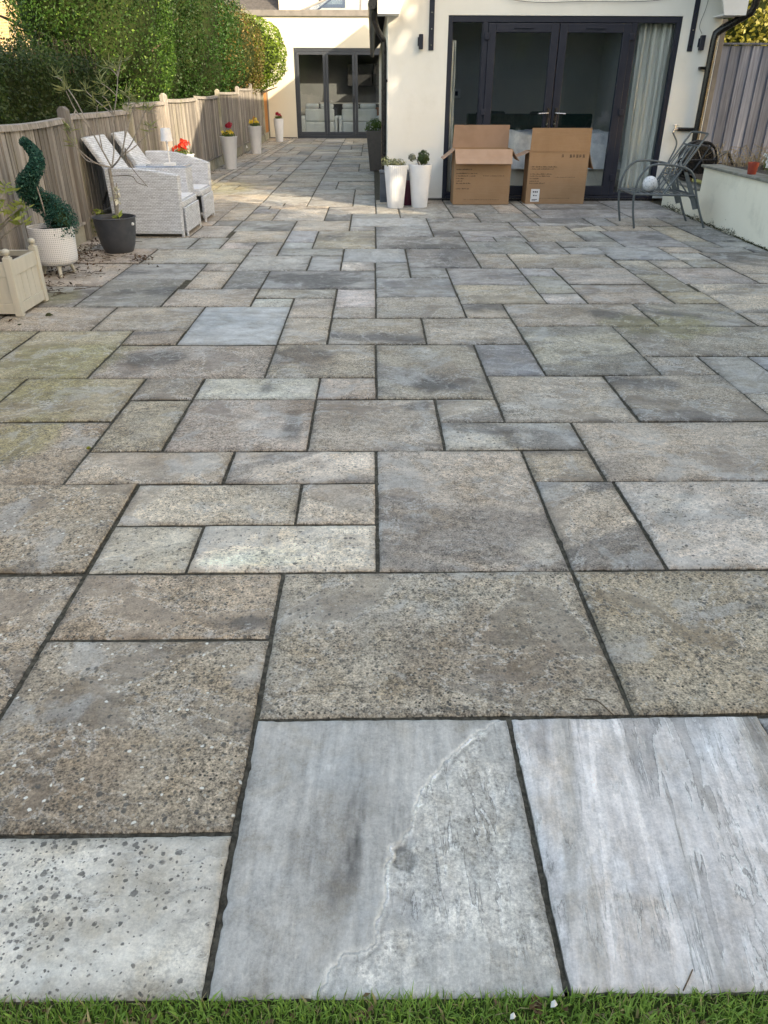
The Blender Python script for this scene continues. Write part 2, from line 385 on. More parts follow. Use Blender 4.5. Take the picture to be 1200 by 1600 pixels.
def crown_pts(n, c, rad, power=2.0, lump=.16, depth=.3, lumps=3.0, seed=0):
    d = rng.normal(0, 1, (n, 3)); d /= np.linalg.norm(d, axis=1)[:, None]
    k = (np.abs(d) ** power).sum(1) ** (-1 / power)           # superellipsoid radius
    q = d * lumps; l = fbm(q[:, 0] + 50 + q[:, 2] * .7, q[:, 1] + 50 - q[:, 2] * .9, seed, 4)
    rr = k * (1 + lump * (l - .5) * 2) * (1 - depth * rng.rand(n) ** 2.2)
    return np.array(c) + d * rr[:, None] * np.array(rad), d / np.array(rad), l
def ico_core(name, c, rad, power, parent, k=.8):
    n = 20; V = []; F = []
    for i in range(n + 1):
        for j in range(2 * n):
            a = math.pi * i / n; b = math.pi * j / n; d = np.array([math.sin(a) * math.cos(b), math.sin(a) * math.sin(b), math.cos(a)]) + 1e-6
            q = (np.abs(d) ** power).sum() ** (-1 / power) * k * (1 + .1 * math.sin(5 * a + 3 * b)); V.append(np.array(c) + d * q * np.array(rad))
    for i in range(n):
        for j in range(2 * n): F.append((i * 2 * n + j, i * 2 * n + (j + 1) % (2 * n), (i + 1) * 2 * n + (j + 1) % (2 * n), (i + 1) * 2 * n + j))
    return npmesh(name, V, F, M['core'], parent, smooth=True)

# ================================================================== GROUND, PATIO, LAWN
g_v = [(-80, -60, -.09), (80, -60, -.09), (80, 140, -.09), (-80, 140, -.09)]
gm = mat('earth_and_turf', (.055, .075, .025), .95, (.05, .045, .025), .8, bs=.6, bd=.02, bsc=14, spec=.1)
tag(npmesh('ground', g_v, [(0, 1, 2, 3)], gm), kind='structure')

def slab_mat():
    m, ns, ls, b = nodes_of('riven_sandstone')
    A = lambda n: N(ns, 'ShaderNodeAttribute', attribute_name=n)
    colr = A('col').outputs['Color']; sc = A('sco').outputs['Vector']; st = A('stv').outputs['Vector']
    ms = ns.new('ShaderNodeSeparateColor'); ls.new(A('msk').outputs['Color'], ms.inputs[0]); sp, bs, wsx = ms.outputs[0], ms.outputs[1], ms.outputs[2]
    n_f = noise(ns, ls, sc, 185, 5, .78); n_m = noise(ns, ls, sc, 55, 5, .65); n_l = noise(ns, ls, sc, 7, 6, .62, .4); n_h = noise(ns, ls, sc, 3.1, 4, .6)
    stn = noise(ns, ls, st, 1.0, 8, .68, .25)
    c = colr
    # warm / cool mottling of the stone
    c = mix(ns, ls, ramp(ns, ls, n_l, .47, .72, 0, .55), c, mix(ns, ls, 1.0, c, (1.0, .88, .72), 'MULTIPLY'))
    c = mix(ns, ls, ramp(ns, ls, n_h, .50, .34, 0, .5), c, mix(ns, ls, 1.0, c, (.92, 1.0, 1.08), 'MULTIPLY'))
    # thin split layers of the riven face: crisp irregular plate edges
    fk = A('flk').outputs['Fac']
    ln = noise(ns, ls, st, .20, 10, .62, .45)
    q = mathn(ns, ls, 'MULTIPLY_ADD', ln, 13.0, .3); fl = mathn(ns, ls, 'FLOOR', q); fr = mathn(ns, ls, 'FRACT', q)
    wn = ns.new('ShaderNodeTexWhiteNoise'); wn.noise_dimensions = '1D'; ls.new(fl, wn.inputs['W'])
    gate = ramp(ns, ls, noise(ns, ls, sc, 5.0, 3, .6), .44, .60)
    ed = mathn(ns, ls, 'MULTIPLY', ramp(ns, ls, fr, .22, .0), gate)
    ed2 = mathn(ns, ls, 'MULTIPLY', ramp(ns, ls, fr, .80, .995), gate)
    c = mix(ns, ls, mathn(ns, ls, 'MULTIPLY', ed, mathn(ns, ls, 'MULTIPLY', fk, .85)), c, (.66, .66, .63))
    c = mix(ns, ls, mathn(ns, ls, 'MULTIPLY', ed2, mathn(ns, ls, 'MULTIPLY', fk, .75)), c, (.13, .125, .115))
    tone = mathn(ns, ls, 'MULTIPLY_ADD', mathn(ns, ls, 'MULTIPLY', mathn(ns, ls, 'SUBTRACT', wn.outputs[0], .5), fk), .5, 1.0)
    cbt = ns.new('ShaderNodeCombineColor'); [ls.new(tone, cbt.inputs[i]) for i in range(3)]
    c = mix(ns, ls, 1.0, c, cbt.outputs[0], 'MULTIPLY')
    stepn = mathn(ns, ls, 'MULTIPLY', mathn(ns, ls, 'ADD', fl, ramp(ns, ls, fr, .90, 1.0)), mathn(ns, ls, 'MULTIPLY', fk, .30))
    # larger organic plates: grit worn away to smooth grey stone, and paler fresh layers
    o1 = ns.new('ShaderNodeVectorMath'); o1.operation = 'ADD'; ls.new(sc, o1.inputs[0]); o1.inputs[1].default_value = (31, 17, 5)
    pn = noise(ns, ls, sc, 2.7, 10, .62, .5); pn2 = noise(ns, ls, o1.outputs[0], 3.3, 10, .64, .6)
    pm = ramp(ns, ls, pn, .548, .60); pm2 = ramp(ns, ls, pn2, .55, .62); prim = mathn(ns, ls, 'MULTIPLY', ramp(ns, ls, pn, .536, .550), ramp(ns, ls, pn, .562, .552))
    big = ramp(ns, ls, sp, .12, .35)
    c = mix(ns, ls, mathn(ns, ls, 'MULTIPLY', pm, mathn(ns, ls, 'MULTIPLY', big, .75)), c, mix(ns, ls, 1.0, c, (.72, .72, .74), 'MULTIPLY'))
    c = mix(ns, ls, mathn(ns, ls, 'MULTIPLY', pm2, mathn(ns, ls, 'MULTIPLY_ADD', big, .3, .15)), c, (.46, .455, .43))
    c = mix(ns, ls, mathn(ns, ls, 'MULTIPLY', prim, mathn(ns, ls, 'MULTIPLY', big, .45)), c, (.50, .49, .46))
    sp = mathn(ns, ls, 'MULTIPLY', sp, mathn(ns, ls, 'MULTIPLY_ADD', mathn(ns, ls, 'MAXIMUM', pm, pm2), -.65, 1.0))
    # grain
    g1 = mathn(ns, ls, 'MULTIPLY', mathn(ns, ls, 'SUBTRACT', n_f, .5), mathn(ns, ls, 'MULTIPLY_ADD', sp, 4.2, .7))
    g2 = mathn(ns, ls, 'MULTIPLY', mathn(ns, ls, 'SUBTRACT', n_m, .5), mathn(ns, ls, 'MULTIPLY_ADD', sp, 2.2, .6))
    g3 = mathn(ns, ls, 'MULTIPLY', mathn(ns, ls, 'SUBTRACT', stn, .5), mathn(ns, ls, 'MULTIPLY_ADD', sp, -.4, 1.25))
    val = mathn(ns, ls, 'ADD', mathn(ns, ls, 'ADD', mathn(ns, ls, 'ADD', g1, g2), g3), mathn(ns, ls, 'MULTIPLY_ADD', n_l, -.9, 1.45))
    val = mathn(ns, ls, 'MAXIMUM', val, .22)
    cb = ns.new('ShaderNodeCombineColor'); [ls.new(val, cb.inputs[i]) for i in range(3)]
    c = mix(ns, ls, 1.0, c, cb.outputs[0], 'MULTIPLY')
    # pale feldspar/lichen grit and dark pits, only where speckle is high
    vo = ns.new('ShaderNodeTexVoronoi'); vo.inputs['Scale'].default_value = 95; ls.new(sc, vo.inputs['Vector'])
    sv = ns.new('ShaderNodeSeparateColor'); ls.new(vo.outputs['Color'], sv.inputs[0])
    dot = mathn(ns, ls, 'MULTIPLY', ramp(ns, ls, vo.outputs['Distance'], .42, .25), ramp(ns, ls, sv.outputs[0], .80, .86))
    c = mix(ns, ls, mathn(ns, ls, 'MULTIPLY', dot, mathn(ns, ls, 'MULTIPLY', sp, .75)), c, (.50, .47, .40))
    dotd = mathn(ns, ls, 'MULTIPLY', ramp(ns, ls, vo.outputs['Distance'], .45, .2), ramp(ns, ls, sv.outputs[1], .74, .8))
    c = mix(ns, ls, mathn(ns, ls, 'MULTIPLY', dotd, mathn(ns, ls, 'MULTIPLY', sp, .9)), c, (.055, .048, .038))
    # round black lichen spots
    wob = ns.new('ShaderNodeVectorMath'); wob.operation = 'ADD'; nz = ns.new('ShaderNodeTexNoise'); nz.inputs['Scale'].default_value = 90
    ls.new(sc, nz.inputs['Vector']); s2 = ns.new('ShaderNodeVectorMath'); s2.operation = 'SCALE'; s2.inputs[3].default_value = .009
    ls.new(nz.outputs['Color'], s2.inputs[0]); ls.new(sc, wob.inputs[0]); ls.new(s2.outputs[0], wob.inputs[1])
    tot = None; spots_h = None
    for scl, th0, dr in ((46, .56, .24), (72, .50, .26), (125, .52, .26)):
        v1 = ns.new('ShaderNodeTexVoronoi'); v1.inputs['Scale'].default_value = scl; ls.new(wob.outputs[0], v1.inputs['Vector'])
        s1 = ns.new('ShaderNodeSeparateColor'); ls.new(v1.outputs['Color'], s1.inputs[0])
        size = mathn(ns, ls, 'MULTIPLY', s1.outputs[1], dr)
        inside = ramp(ns, ls, mathn(ns, ls, 'SUBTRACT', mathn(ns, ls, 'ADD', size, .10), v1.outputs['Distance']), -.05, .06)
        pres = ramp(ns, ls, mathn(ns, ls, 'ADD', s1.outputs[0], mathn(ns, ls, 'MULTIPLY_ADD', bs, .70, mathn(ns, ls, 'MULTIPLY_ADD', n_l, 1.6, -1.28))), th0, th0 + .05)
        k = mathn(ns, ls, 'MULTIPLY', inside, pres)
        tot = k if tot is None else mathn(ns, ls, 'MAXIMUM', tot, k)
    k = mathn(ns, ls, 'MULTIPLY', tot, ramp(ns, ls, bs, .02, .25, 0, .88))
    c = mix(ns, ls, mathn(ns, ls, 'MULTIPLY', k, ramp(ns, ls, n_m, .25, .6, .55, 1.0)), c, (.095, .092, .085))
    # white lichen rosettes
    v2 = ns.new('ShaderNodeTexVoronoi'); v2.inputs['Scale'].default_value = 50; ls.new(wob.outputs[0], v2.inputs['Vector'])
    s3 = ns.new('ShaderNodeSeparateColor'); ls.new(v2.outputs['Color'], s3.inputs[0])
    ins = ramp(ns, ls, v2.outputs['Distance'], .26, .17); ins = mathn(ns, ls, 'MULTIPLY', ins, ramp(ns, ls, s3.outputs[0], .80, .82))
    ins = mathn(ns, ls, 'MULTIPLY', ins, ramp(ns, ls, mathn(ns, ls, 'ADD', n_m, mathn(ns, ls, 'MULTIPLY', s3.outputs[2], .2)), .42, .52))
    kw = mathn(ns, ls, 'MULTIPLY', ins, mathn(ns, ls, 'MULTIPLY', wsx, .85))
    c = mix(ns, ls, kw, c, (.78, .77, .70))
    ls.new(c, b.inputs['Base Color'])
    b.inputs['Specular IOR Level'].default_value = .35
    ls.new(ramp(ns, ls, n_m, .3, .7, .5, .82), b.inputs['Roughness'])
    h = mathn(ns, ls, 'ADD', mathn(ns, ls, 'MULTIPLY', n_f, mathn(ns, ls, 'MULTIPLY_ADD', sp, .9, .25)), mathn(ns, ls, 'ADD', mathn(ns, ls, 'MULTIPLY', n_m, .9), mathn(ns, ls, 'MULTIPLY', stn, .9)))
    h = mathn(ns, ls, 'ADD', h, mathn(ns, ls, 'MULTIPLY', k, .3)); h = mathn(ns, ls, 'ADD', h, stepn)
    bump(ns, ls, h, .55, .0045, b)
    return m

TYPE = {  # base colour, speckle, black spots, white lichen
    's': ((0.482, 0.478, 0.469), .10, .05, .0), 't': ((0.67, 0.655, 0.615), .08, .03, .0), 'w': ((0.60, 0.575, 0.515), .2, 1.0, .15),
    'b': ((0.365, 0.318, 0.262), 1.0, .42, 1.0), 'm': ((0.416, 0.372, 0.314), .8, .14, .20), 'l': ((0.525, 0.490, 0.438), .5, .35, .15),
    'g': ((0.356, 0.350, 0.335), .35, .05, .05), 'd': ((0.207, 0.196, 0.178), .55, .05, .1), 'D': ((0.285, 0.278, 0.268), .35, .0, .0),
    'y': ((0.358, 0.325, 0.240), .8, .1, .45), 'q': ((0.43, 0.435, 0.435), .12, .0, .02)}
SL = "-172,-56,128,191,w;-56,63,128,252,s;63,182,128,252,t;-177,-56,191,311,b;-301,-177,191,374,b;-56,122,252,374,b;122,303,252,374,b;-177,-56,311,374,b;-358,-177,374,492,b;-177,-116,374,431,l;-116,2,374,431,l;-177,-54,431,492,m;-54,2,431,492,m;2,122,374,550,m;122,182,374,493,m;182,389,374,493,l;-234,-114,492,550,m;-114,2,492,550,l;122,177,493,550,m;-377,-234,492,614,b;177,380,493,609,m;59,177,550,609,l;-55,59,550,667,m;-174,-55,550,667,m;-234,-174,550,667,b;59,118,609,667,m;3,118,667,844,m;-55,3,667,729,m;-174,-55,667,729,l;-234,-174,667,729,b;-356,-234,614,729,y;-476,-356,614,729,y;-296,-113,729,844,b;-113,3,729,844,b;-412,-296,729,903,y;-518,-412,729,903,y;118,240,609,733,m;240,364,609,733,m;364,532,609,680,m;364,421,680,798,g;421,548,680,798,g;118,181,733,844,g;181,303,733,919,m;303,364,733,798,b;303,494,798,919,b;63,181,844,960,m;-54,63,844,960,m;-113,-54,844,960,m;-113,-54,960,1068,m;-54,4,960,1016,m;-54,4,1016,1124,l;-231,-113,844,1020,q;-296,-231,844,903,m;-351,-231,903,1020,m;-485,-351,903,1020,m;-293,-170,1020,1124,m;-412,-293,1020,1188,D;-496,-412,1020,1144,D;-547,-412,1144,1313,m;-170,-113,1020,1068,w;-170,-54,1068,1124,m;-170,4,1124,1254,D;-228,-170,1124,1254,D;-285,-228,1124,1254,m;-285,-228,1254,1313,m;-412,-285,1188,1313,g;-403,-228,1313,1449,m;-532,-403,1313,1449,m;-484,-351,1449,1576,g;-351,-291,1449,1576,g;-291,-228,1449,1521,l;-497,-374,1576,1724,m;-374,-299,1576,1724,l;-355,-299,1724,1802,g;-511,-355,1724,1802,m;-291,-174,1521,1656,m;-299,-174,1656,1802,g;-228,-174,1382,1521,g;-228,-110,1254,1382,g;-174,-54,1382,1451,g;-110,-54,1254,1382,q;-54,4,1254,1323,l;-54,61,1323,1451,q;4,61,1201,1323,g;-174,-115,1451,1521,q;-174,-115,1521,1656,q;-174,-50,1656,1802,m;-115,6,1451,1656,m;-50,6,1656,1717,g;-50,126,1717,1845,q;-50,66,1845,1914,q;66,192,1845,2106,g;6,126,1585,1717,g;6,184,1451,1585,D;61,184,1276,1451,D;61,123,1201,1276,D;126,311,1657,1782,D;126,184,1585,1657,g;184,311,1585,1657,g;184,247,1532,1585,g;247,311,1532,1585,g;184,305,1399,1532,g;184,245,1276,1399,m;245,426,1276,1399,m;364,438,1399,1470,g;305,364,1399,1532,g;364,487,1470,1532,g;311,428,1532,1728,m;311,372,1728,1782,g;372,496,1728,1848,g;249,372,1782,1927,D;126,249,1782,1845,g;192,249,1845,1927,m;192,314,1927,2133,g;401,617,1848,1997,g;432,617,1997,2219,D;617,757,1848,1997,g;617,762,1997,2219,D;496,549,1728,1848,g;549,674,1728,1848,l;674,753,1728,1848,D;487,614,1470,1658,g;506,614,1658,1728,m;428,487,1532,1658,g;428,506,1658,1728,l;614,674,1533,1728,m;614,674,1470,1533,g;674,747,1533,1728,D;674,745,1470,1533,g;427,547,1345,1470,g;547,605,1345,1411,l;547,614,1411,1470,m;605,736,1228,1411,m;614,711,1411,1470,g;605,734,1159,1228,m;486,547,1279,1345,m;547,605,1279,1345,m;427,486,1229,1345,m;486,605,1159,1279,m;245,303,1214,1276,g;303,427,1155,1276,m;245,303,1097,1214,l;303,426,1035,1155,m;245,303,1035,1097,l;427,486,1104,1229,y;426,491,1035,1104,y;491,655,986,1159,m;123,245,1151,1276,g;123,245,1035,1151,m;123,181,960,1035,m;181,364,919,1035,m;364,490,919,1035,m;491,667,919,986,m;4,123,1074,1201,g;4,123,960,1074,m;-233,-112,1802,1992,l;-112,-50,1802,1914,D;-112,8,1914,2045,g;-295,-171,2116,2256,g;-233,-171,2045,2116,l;-171,-52,2045,2303,g;-52,8,2045,2303,g;-482,-295,2116,2299,m;-263,-112,1992,2045,m;-448,-355,1802,2116,m;-296,-233,2045,2116,g;-532,-412,128,308,m;-412,-292,128,192,g;-292,-172,128,192,m;180,240,128,252,D;240,300,128,252,m;300,420,128,188,g;420,540,128,188,g;540,700,128,188,l;300,480,188,252,m;480,600,188,248,g;600,660,188,308,l;660,700,188,308,D;-412,-300,192,312,m;480,600,248,428,g;304,480,252,312,g;-536,-412,308,488,l;600,704,308,488,D;-412,-300,312,372,D;304,424,312,372,g;424,480,312,372,m;-412,-356,372,492,m;388,480,372,492,l;480,600,428,488,m;-540,-412,488,612,m;480,600,488,608,g;600,660,488,608,l;660,712,488,548,g;-412,-376,492,613,g;380,440,492,609,g;440,480,492,609,g;660,712,548,668,l;532,592,608,680,m;592,660,608,728,m;-544,-476,612,672,l;660,716,668,788,l;-544,-476,672,728,m;548,592,680,860,m;-548,-516,728,788,g;592,660,728,848,g;-548,-516,788,908,g;660,720,788,920,l;492,548,799,920,m;592,660,848,920,g;548,592,860,920,g;-516,-484,904,1020,m;-552,-516,908,1088,l;668,726,920,1040,m;-516,-496,1020,1080,g;656,730,1040,1160,g;-516,-496,1080,1144,g;-556,-516,1088,1144,l;-564,-532,1312,1492,m;712,743,1412,1469,D;-532,-484,1448,1576,D;-568,-532,1492,1672,l;-532,-496,1576,1636,g;-532,-496,1636,1724,g;-572,-532,1672,1792,D;-532,-512,1724,1844,m;-576,-532,1792,1852,m;-512,-448,1800,1920,l;-356,-296,1800,1980,m;-296,-232,1800,1920,m;-532,-512,1844,1964,D;372,400,1848,1908,m;-576,-532,1852,1972,m;372,400,1908,2028,g;8,65,1912,2092,g;-512,-448,1920,1980,m;-296,-232,1920,1992,g;312,372,1927,2108,m;-532,-512,1964,2144,g;-580,-532,1972,2092,g;-512,-448,1980,2116,m;-356,-296,1980,2116,m;-296,-264,1992,2044,g;400,432,1996,2116,l;372,400,2028,2172,g;-580,-532,2092,2212,m;8,64,2092,2172,m;64,192,2104,2172,m;312,372,2108,2172,m;-512,-480,2116,2296,D;400,432,2116,2172,m;192,312,2132,2172,g;-532,-512,2144,2324,m;-584,-532,2212,2392,m;-296,-172,2256,2376,g;-512,-480,2296,2416,g;-480,-296,2300,2420,g;-172,-52,2304,2424,g;-52,8,2304,2424,m;-532,-512,2324,2444,m;-296,-172,2376,2496,g;-588,-532,2392,2452,m;-512,-480,2416,2536,m;-480,-420,2420,2540,g;-420,-296,2420,2540,m;-172,-112,2424,2544,g;-112,8,2424,2544,g;-532,-512,2444,2564,m;-592,-532,2452,2512,g;-296,-172,2496,2616,m;-592,-532,2512,2632,m;-512,-480,2536,2716,g;-480,-296,2540,2660,m;-172,-112,2544,2664,g;-112,8,2544,2664,m;-532,-512,2564,2684,g;-296,-172,2616,2676,m;-596,-532,2632,2752,m;-480,-296,2660,2780,m;-172,8,2664,2784,g;-296,-172,2676,2856,m;-532,-512,2684,2864,m;-512,-480,2716,2836,g;-600,-532,2752,2932,g;-480,-360,2780,2900,l;-360,-296,2780,2840,m;-172,8,2784,2904,g;-512,-480,2836,2956,g;-360,-296,2840,2900,m;-296,-172,2856,2976,m;-532,-512,2864,2984,m;-480,-420,2900,3020,m;-420,-296,2900,3020,g;-172,8,2904,3024,g;-604,-532,2932,3052,m;-512,-480,2956,3076,m;-296,-172,2976,3096,g;-532,-512,2984,3164,l;-480,-360,3020,3080,g;-360,-296,3020,3200,m;-172,-52,3024,3204,m;-52,8,3024,3144,g;-608,-532,3052,3112,g;-512,-480,3076,3196,m;-480,-420,3080,3140,g;-420,-360,3080,3200,g;-296,-172,3096,3156,g;-608,-532,3112,3172,g;-480,-420,3140,3260,m;-52,8,3144,3264,m;-296,-172,3156,3336,g;-532,-512,3164,3224,l;-608,-532,3172,3232,m;-512,-480,3196,3316,g;-420,-296,3200,3320,m;-172,-52,3204,3324,D;-532,-512,3224,3344,D;-612,-532,3232,3412,g;-480,-420,3260,3440,m;-52,8,3264,3384,m;-512,-480,3316,3436,g;-420,-296,3320,3380,g;-172,-52,3324,3384,g;-296,-172,3336,3456,g;-532,-512,3344,3464,D;-420,-296,3380,3500,g;-172,8,3384,3444,m;-616,-532,3412,3592,m;-512,-480,3436,3496,m;-480,-420,3440,3560,l;-172,8,3444,3564,g;-296,-236,3456,3516,g;-236,-172,3456,3516,g;-532,-512,3464,3524,m;-512,-480,3496,3556,m;-420,-360,3500,3620,g;-360,-296,3500,3620,D;-296,-172,3516,3636,m;-532,-512,3524,3644,m;-512,-480,3556,3676,m;-480,-420,3560,3740,D;-172,8,3564,3684,m;-620,-532,3592,3772,m;-420,-296,3620,3740,g;-296,-236,3636,3816,m;-236,-172,3636,3816,g;-532,-512,3644,3824,m;-512,-480,3676,3796,m;-172,8,3684,3804,g;-480,-296,3740,3860,m;-624,-532,3772,3952,m;-512,-480,3796,3916,l;-172,-52,3804,3924,m;-52,8,3804,3924,m;-296,-172,3816,3936,m;-532,-512,3824,3944,m;-480,-360,3860,3980,m;-360,-296,3860,3920,g;-512,-480,3916,3976,m;-360,-296,3920,4100,D;-172,-52,3924,4044,m;-52,8,3924,4044,m;-296,-172,3936,4116,l;-532,-512,3944,4064,m;-628,-532,3952,4072,l;-512,-480,3976,4156,m;-480,-420,3980,4100,m;-420,-360,3980,4100,l;-172,-52,4044,4224,l;-52,8,4044,4104,D;-532,-512,4064,4244,m;-632,-532,4072,4132,D;-480,-420,4100,4160,m;-420,-296,4100,4220,m;-52,8,4104,4164,D;-296,-172,4116,4236,m;-632,-572,4132,4192,m;-572,-532,4132,4252,g;-512,-480,4156,4276,m;-480,-420,4160,4280,D;-52,8,4164,4344,g;-636,-572,4192,4372,g;-420,-296,4220,4340,m;-172,-112,4224,4344,g;-112,-52,4224,4404,g;-296,-172,4236,4356,g;-532,-512,4244,4364,m;-572,-532,4252,4432,m;-512,-480,4276,4336,m;-480,-420,4280,4460,g;-512,-480,4336,4456,m;-420,-296,4340,4460,m;-172,-112,4344,4404,g;-52,8,4344,4464,m;-296,-172,4356,4476,g;-532,-512,4364,4424,m;-640,-572,4372,4432,m;-172,-112,4404,4524,g;-112,-52,4404,4524,m;-532,-512,4424,4604,m;-640,-532,4432,4552,l;-512,-480,4456,4516,m;-480,-296,4460,4580,g;-52,8,4464,4584,g;-296,-172,4476,4596,D;-512,-480,4516,4696,g;-172,-52,4524,4584,g;-644,-532,4552,4612,g;-480,-296,4580,4700,g;-172,-52,4584,4644,g;-52,8,4584,4704,l;-296,-172,4596,4656,g;-532,-512,4604,4664,D;-644,-532,4612,4732,m;-172,-52,4644,4764,l;-296,-172,4656,4776,m;-532,-512,4664,4784,D;-512,-480,4696,4876,m;-480,-360,4700,4880,m;-360,-296,4700,4820,m;-52,8,4704,4764,D;-648,-532,4732,4852,m;-172,-112,4764,4944,l;-112,8,4764,4944,m;-296,-172,4776,4956,D;-532,-512,4784,4904,m;-360,-296,4820,4880,m;-652,-532,4852,4912,m;-512,-480,4876,5056,l;-480,-296,4880,5000,D;-532,-512,4904,5024,g;-652,-592,4912,5032,g;-592,-532,4912,5032,g;-172,-112,4944,5064,m;-112,8,4944,5064,m;-296,-172,4956,5136,l;-480,-360,5000,5180,D;-360,-296,5000,5060,m;-532,-512,5024,5084,g;-656,-532,5032,5152,m;-512,-480,5056,5176,D;-360,-296,5060,5180,g;-172,8,5064,5244,m;-532,-512,5084,5144,m;-296,-172,5136,5256,l;-532,-512,5144,5264,m;-660,-532,5152,5316,m;-512,-480,5176,5236,g;-480,-360,5180,5316,g;-360,-296,5180,5316,g;-512,-480,5236,5316,m;-172,8,5244,5316,m;-296,-172,5256,5316,g;-532,-512,5264,5316,g"
STAINS = [('D', 0.59, 7.28, 0.457, 0.397), ('D', -0.42, 5.93, 0.404, 0.228), ('D', 0.79, 8.12, 0.404, 0.202), ('D', 0.31, 3.54, 0.104, 0.113), ('D', -0.36, 1.62, 0.08, 0.037), ('D', 0.2, 3.24, 0.075, 0.065), ('D', -0.35, 2.99, 0.056, 0.178), ('D', 0.79, 5.11, 0.222, 0.176), ('D', 1.57, 4.87, 0.171, 0.113), ('D', 2.86, 7.85, 0.132, 0.19), ('D', 3.31, 6.9, 0.293, 0.302), ('D', -1.06, 8.45, 0.208, 0.173), ('D', -1.14, 7.55, 0.188, 0.176), ('D', -0.41, 7.84, 0.143, 0.189), ('D', -1.52, 5.51, 0.282, 0.16), ('D', -1.22, 3.97, 0.212, 0.136), ('D', -0.41, 4.02, 0.216, 0.162), ('D', 1.35, 3.54, 0.228, 0.113), ('D', -0.52, 3.48, 0.038, 0.091), ('W', 0.31, 4.08, 0.037, 0.036), ('W', 0.82, 3.39, 0.069, 0.022), ('W', 0.65, 3.23, 0.075, 0.041), ('W', 1.19, 3.38, 0.038, 0.026), ('W', 0.65, 2.87, 0.038, 0.067), ('W', -0.51, 3.13, 0.041, 0.031), ('W', -0.56, 3.02, 0.051, 0.05), ('W', -1.48, 4.56, 0.024, 0.029), ('W', 0.41, 2.84, 0.07, 0.046), ('W', -0.36, 3.47, 0.08, 0.073), ('W', -1.8, 6.43, 0.269, 0.131), ('W', -0.09, 5.71, 0.088, 0.107), ('W', 1.5, 5.4, 0.211, 0.136), ('W', 1.07, 2.28, 0.138, 0.117), ('W', 0.55, 1.98, 0.083, 0.095), ('G', -1.71, 3.97, 0.388, 0.295), ('G', -1.65, 3.47, 0.284, 0.235), ('G', -1.52, 2.92, 0.164, 0.246), ('G', -2.28, 5.42, 0.184, 0.271), ('G', 1.85, 4.59, 0.326, 0.294), ('G', -2.32, 12.49, 0.597, 0.9), ('B', -0.19, 3.2, 0.238, 0.239), ('B', 0.2, 1.52, 0.273, 0.157), ('B', -0.37, 3.96, 0.213, 0.204), ('B', -0.69, 1.12, 0.167, 0.141), ('B', 0.43, 1.41, 0.163, 0.095), ('B', 0.4, 3.74, 0.17, 0.206)]
POLY = np.array([[0.3118, 1.2602], [0.2742, 1.2304], [0.2289, 1.2016], [0.1959, 1.1679], [0.165, 1.1462], [0.1442, 1.1021], [0.1022, 1.052], [0.0804, 0.9967], [0.0654, 0.952], [0.0314, 0.9167], [0.023, 0.8693], [0.0198, 0.8245], [0.0029, 0.7648], [-0.0051, 0.7279], [-0.0304, 0.7195], [-0.0597, 0.7081], [-0.0728, 0.6862], [-0.1024, 0.6484], [-0.1076, 0.6349]])
def seg_dist(x, y):
    best = np.full(x.shape, 9.0); side = np.ones(x.shape)
    for (ax, ay), (bx, by) in zip(POLY[:-1], POLY[1:]):
        dx, dy = bx - ax, by - ay; t = np.clip(((x - ax) * dx + (y - ay) * dy) / (dx * dx + dy * dy), 0, 1)
        d = np.hypot(x - ax - t * dx, y - ay - t * dy); s = np.sign((x - ax) * dy - (y - ay) * dx)
        k = d < best; best = np.where(k, d, best); side = np.where(k, s, side)
    return best, side
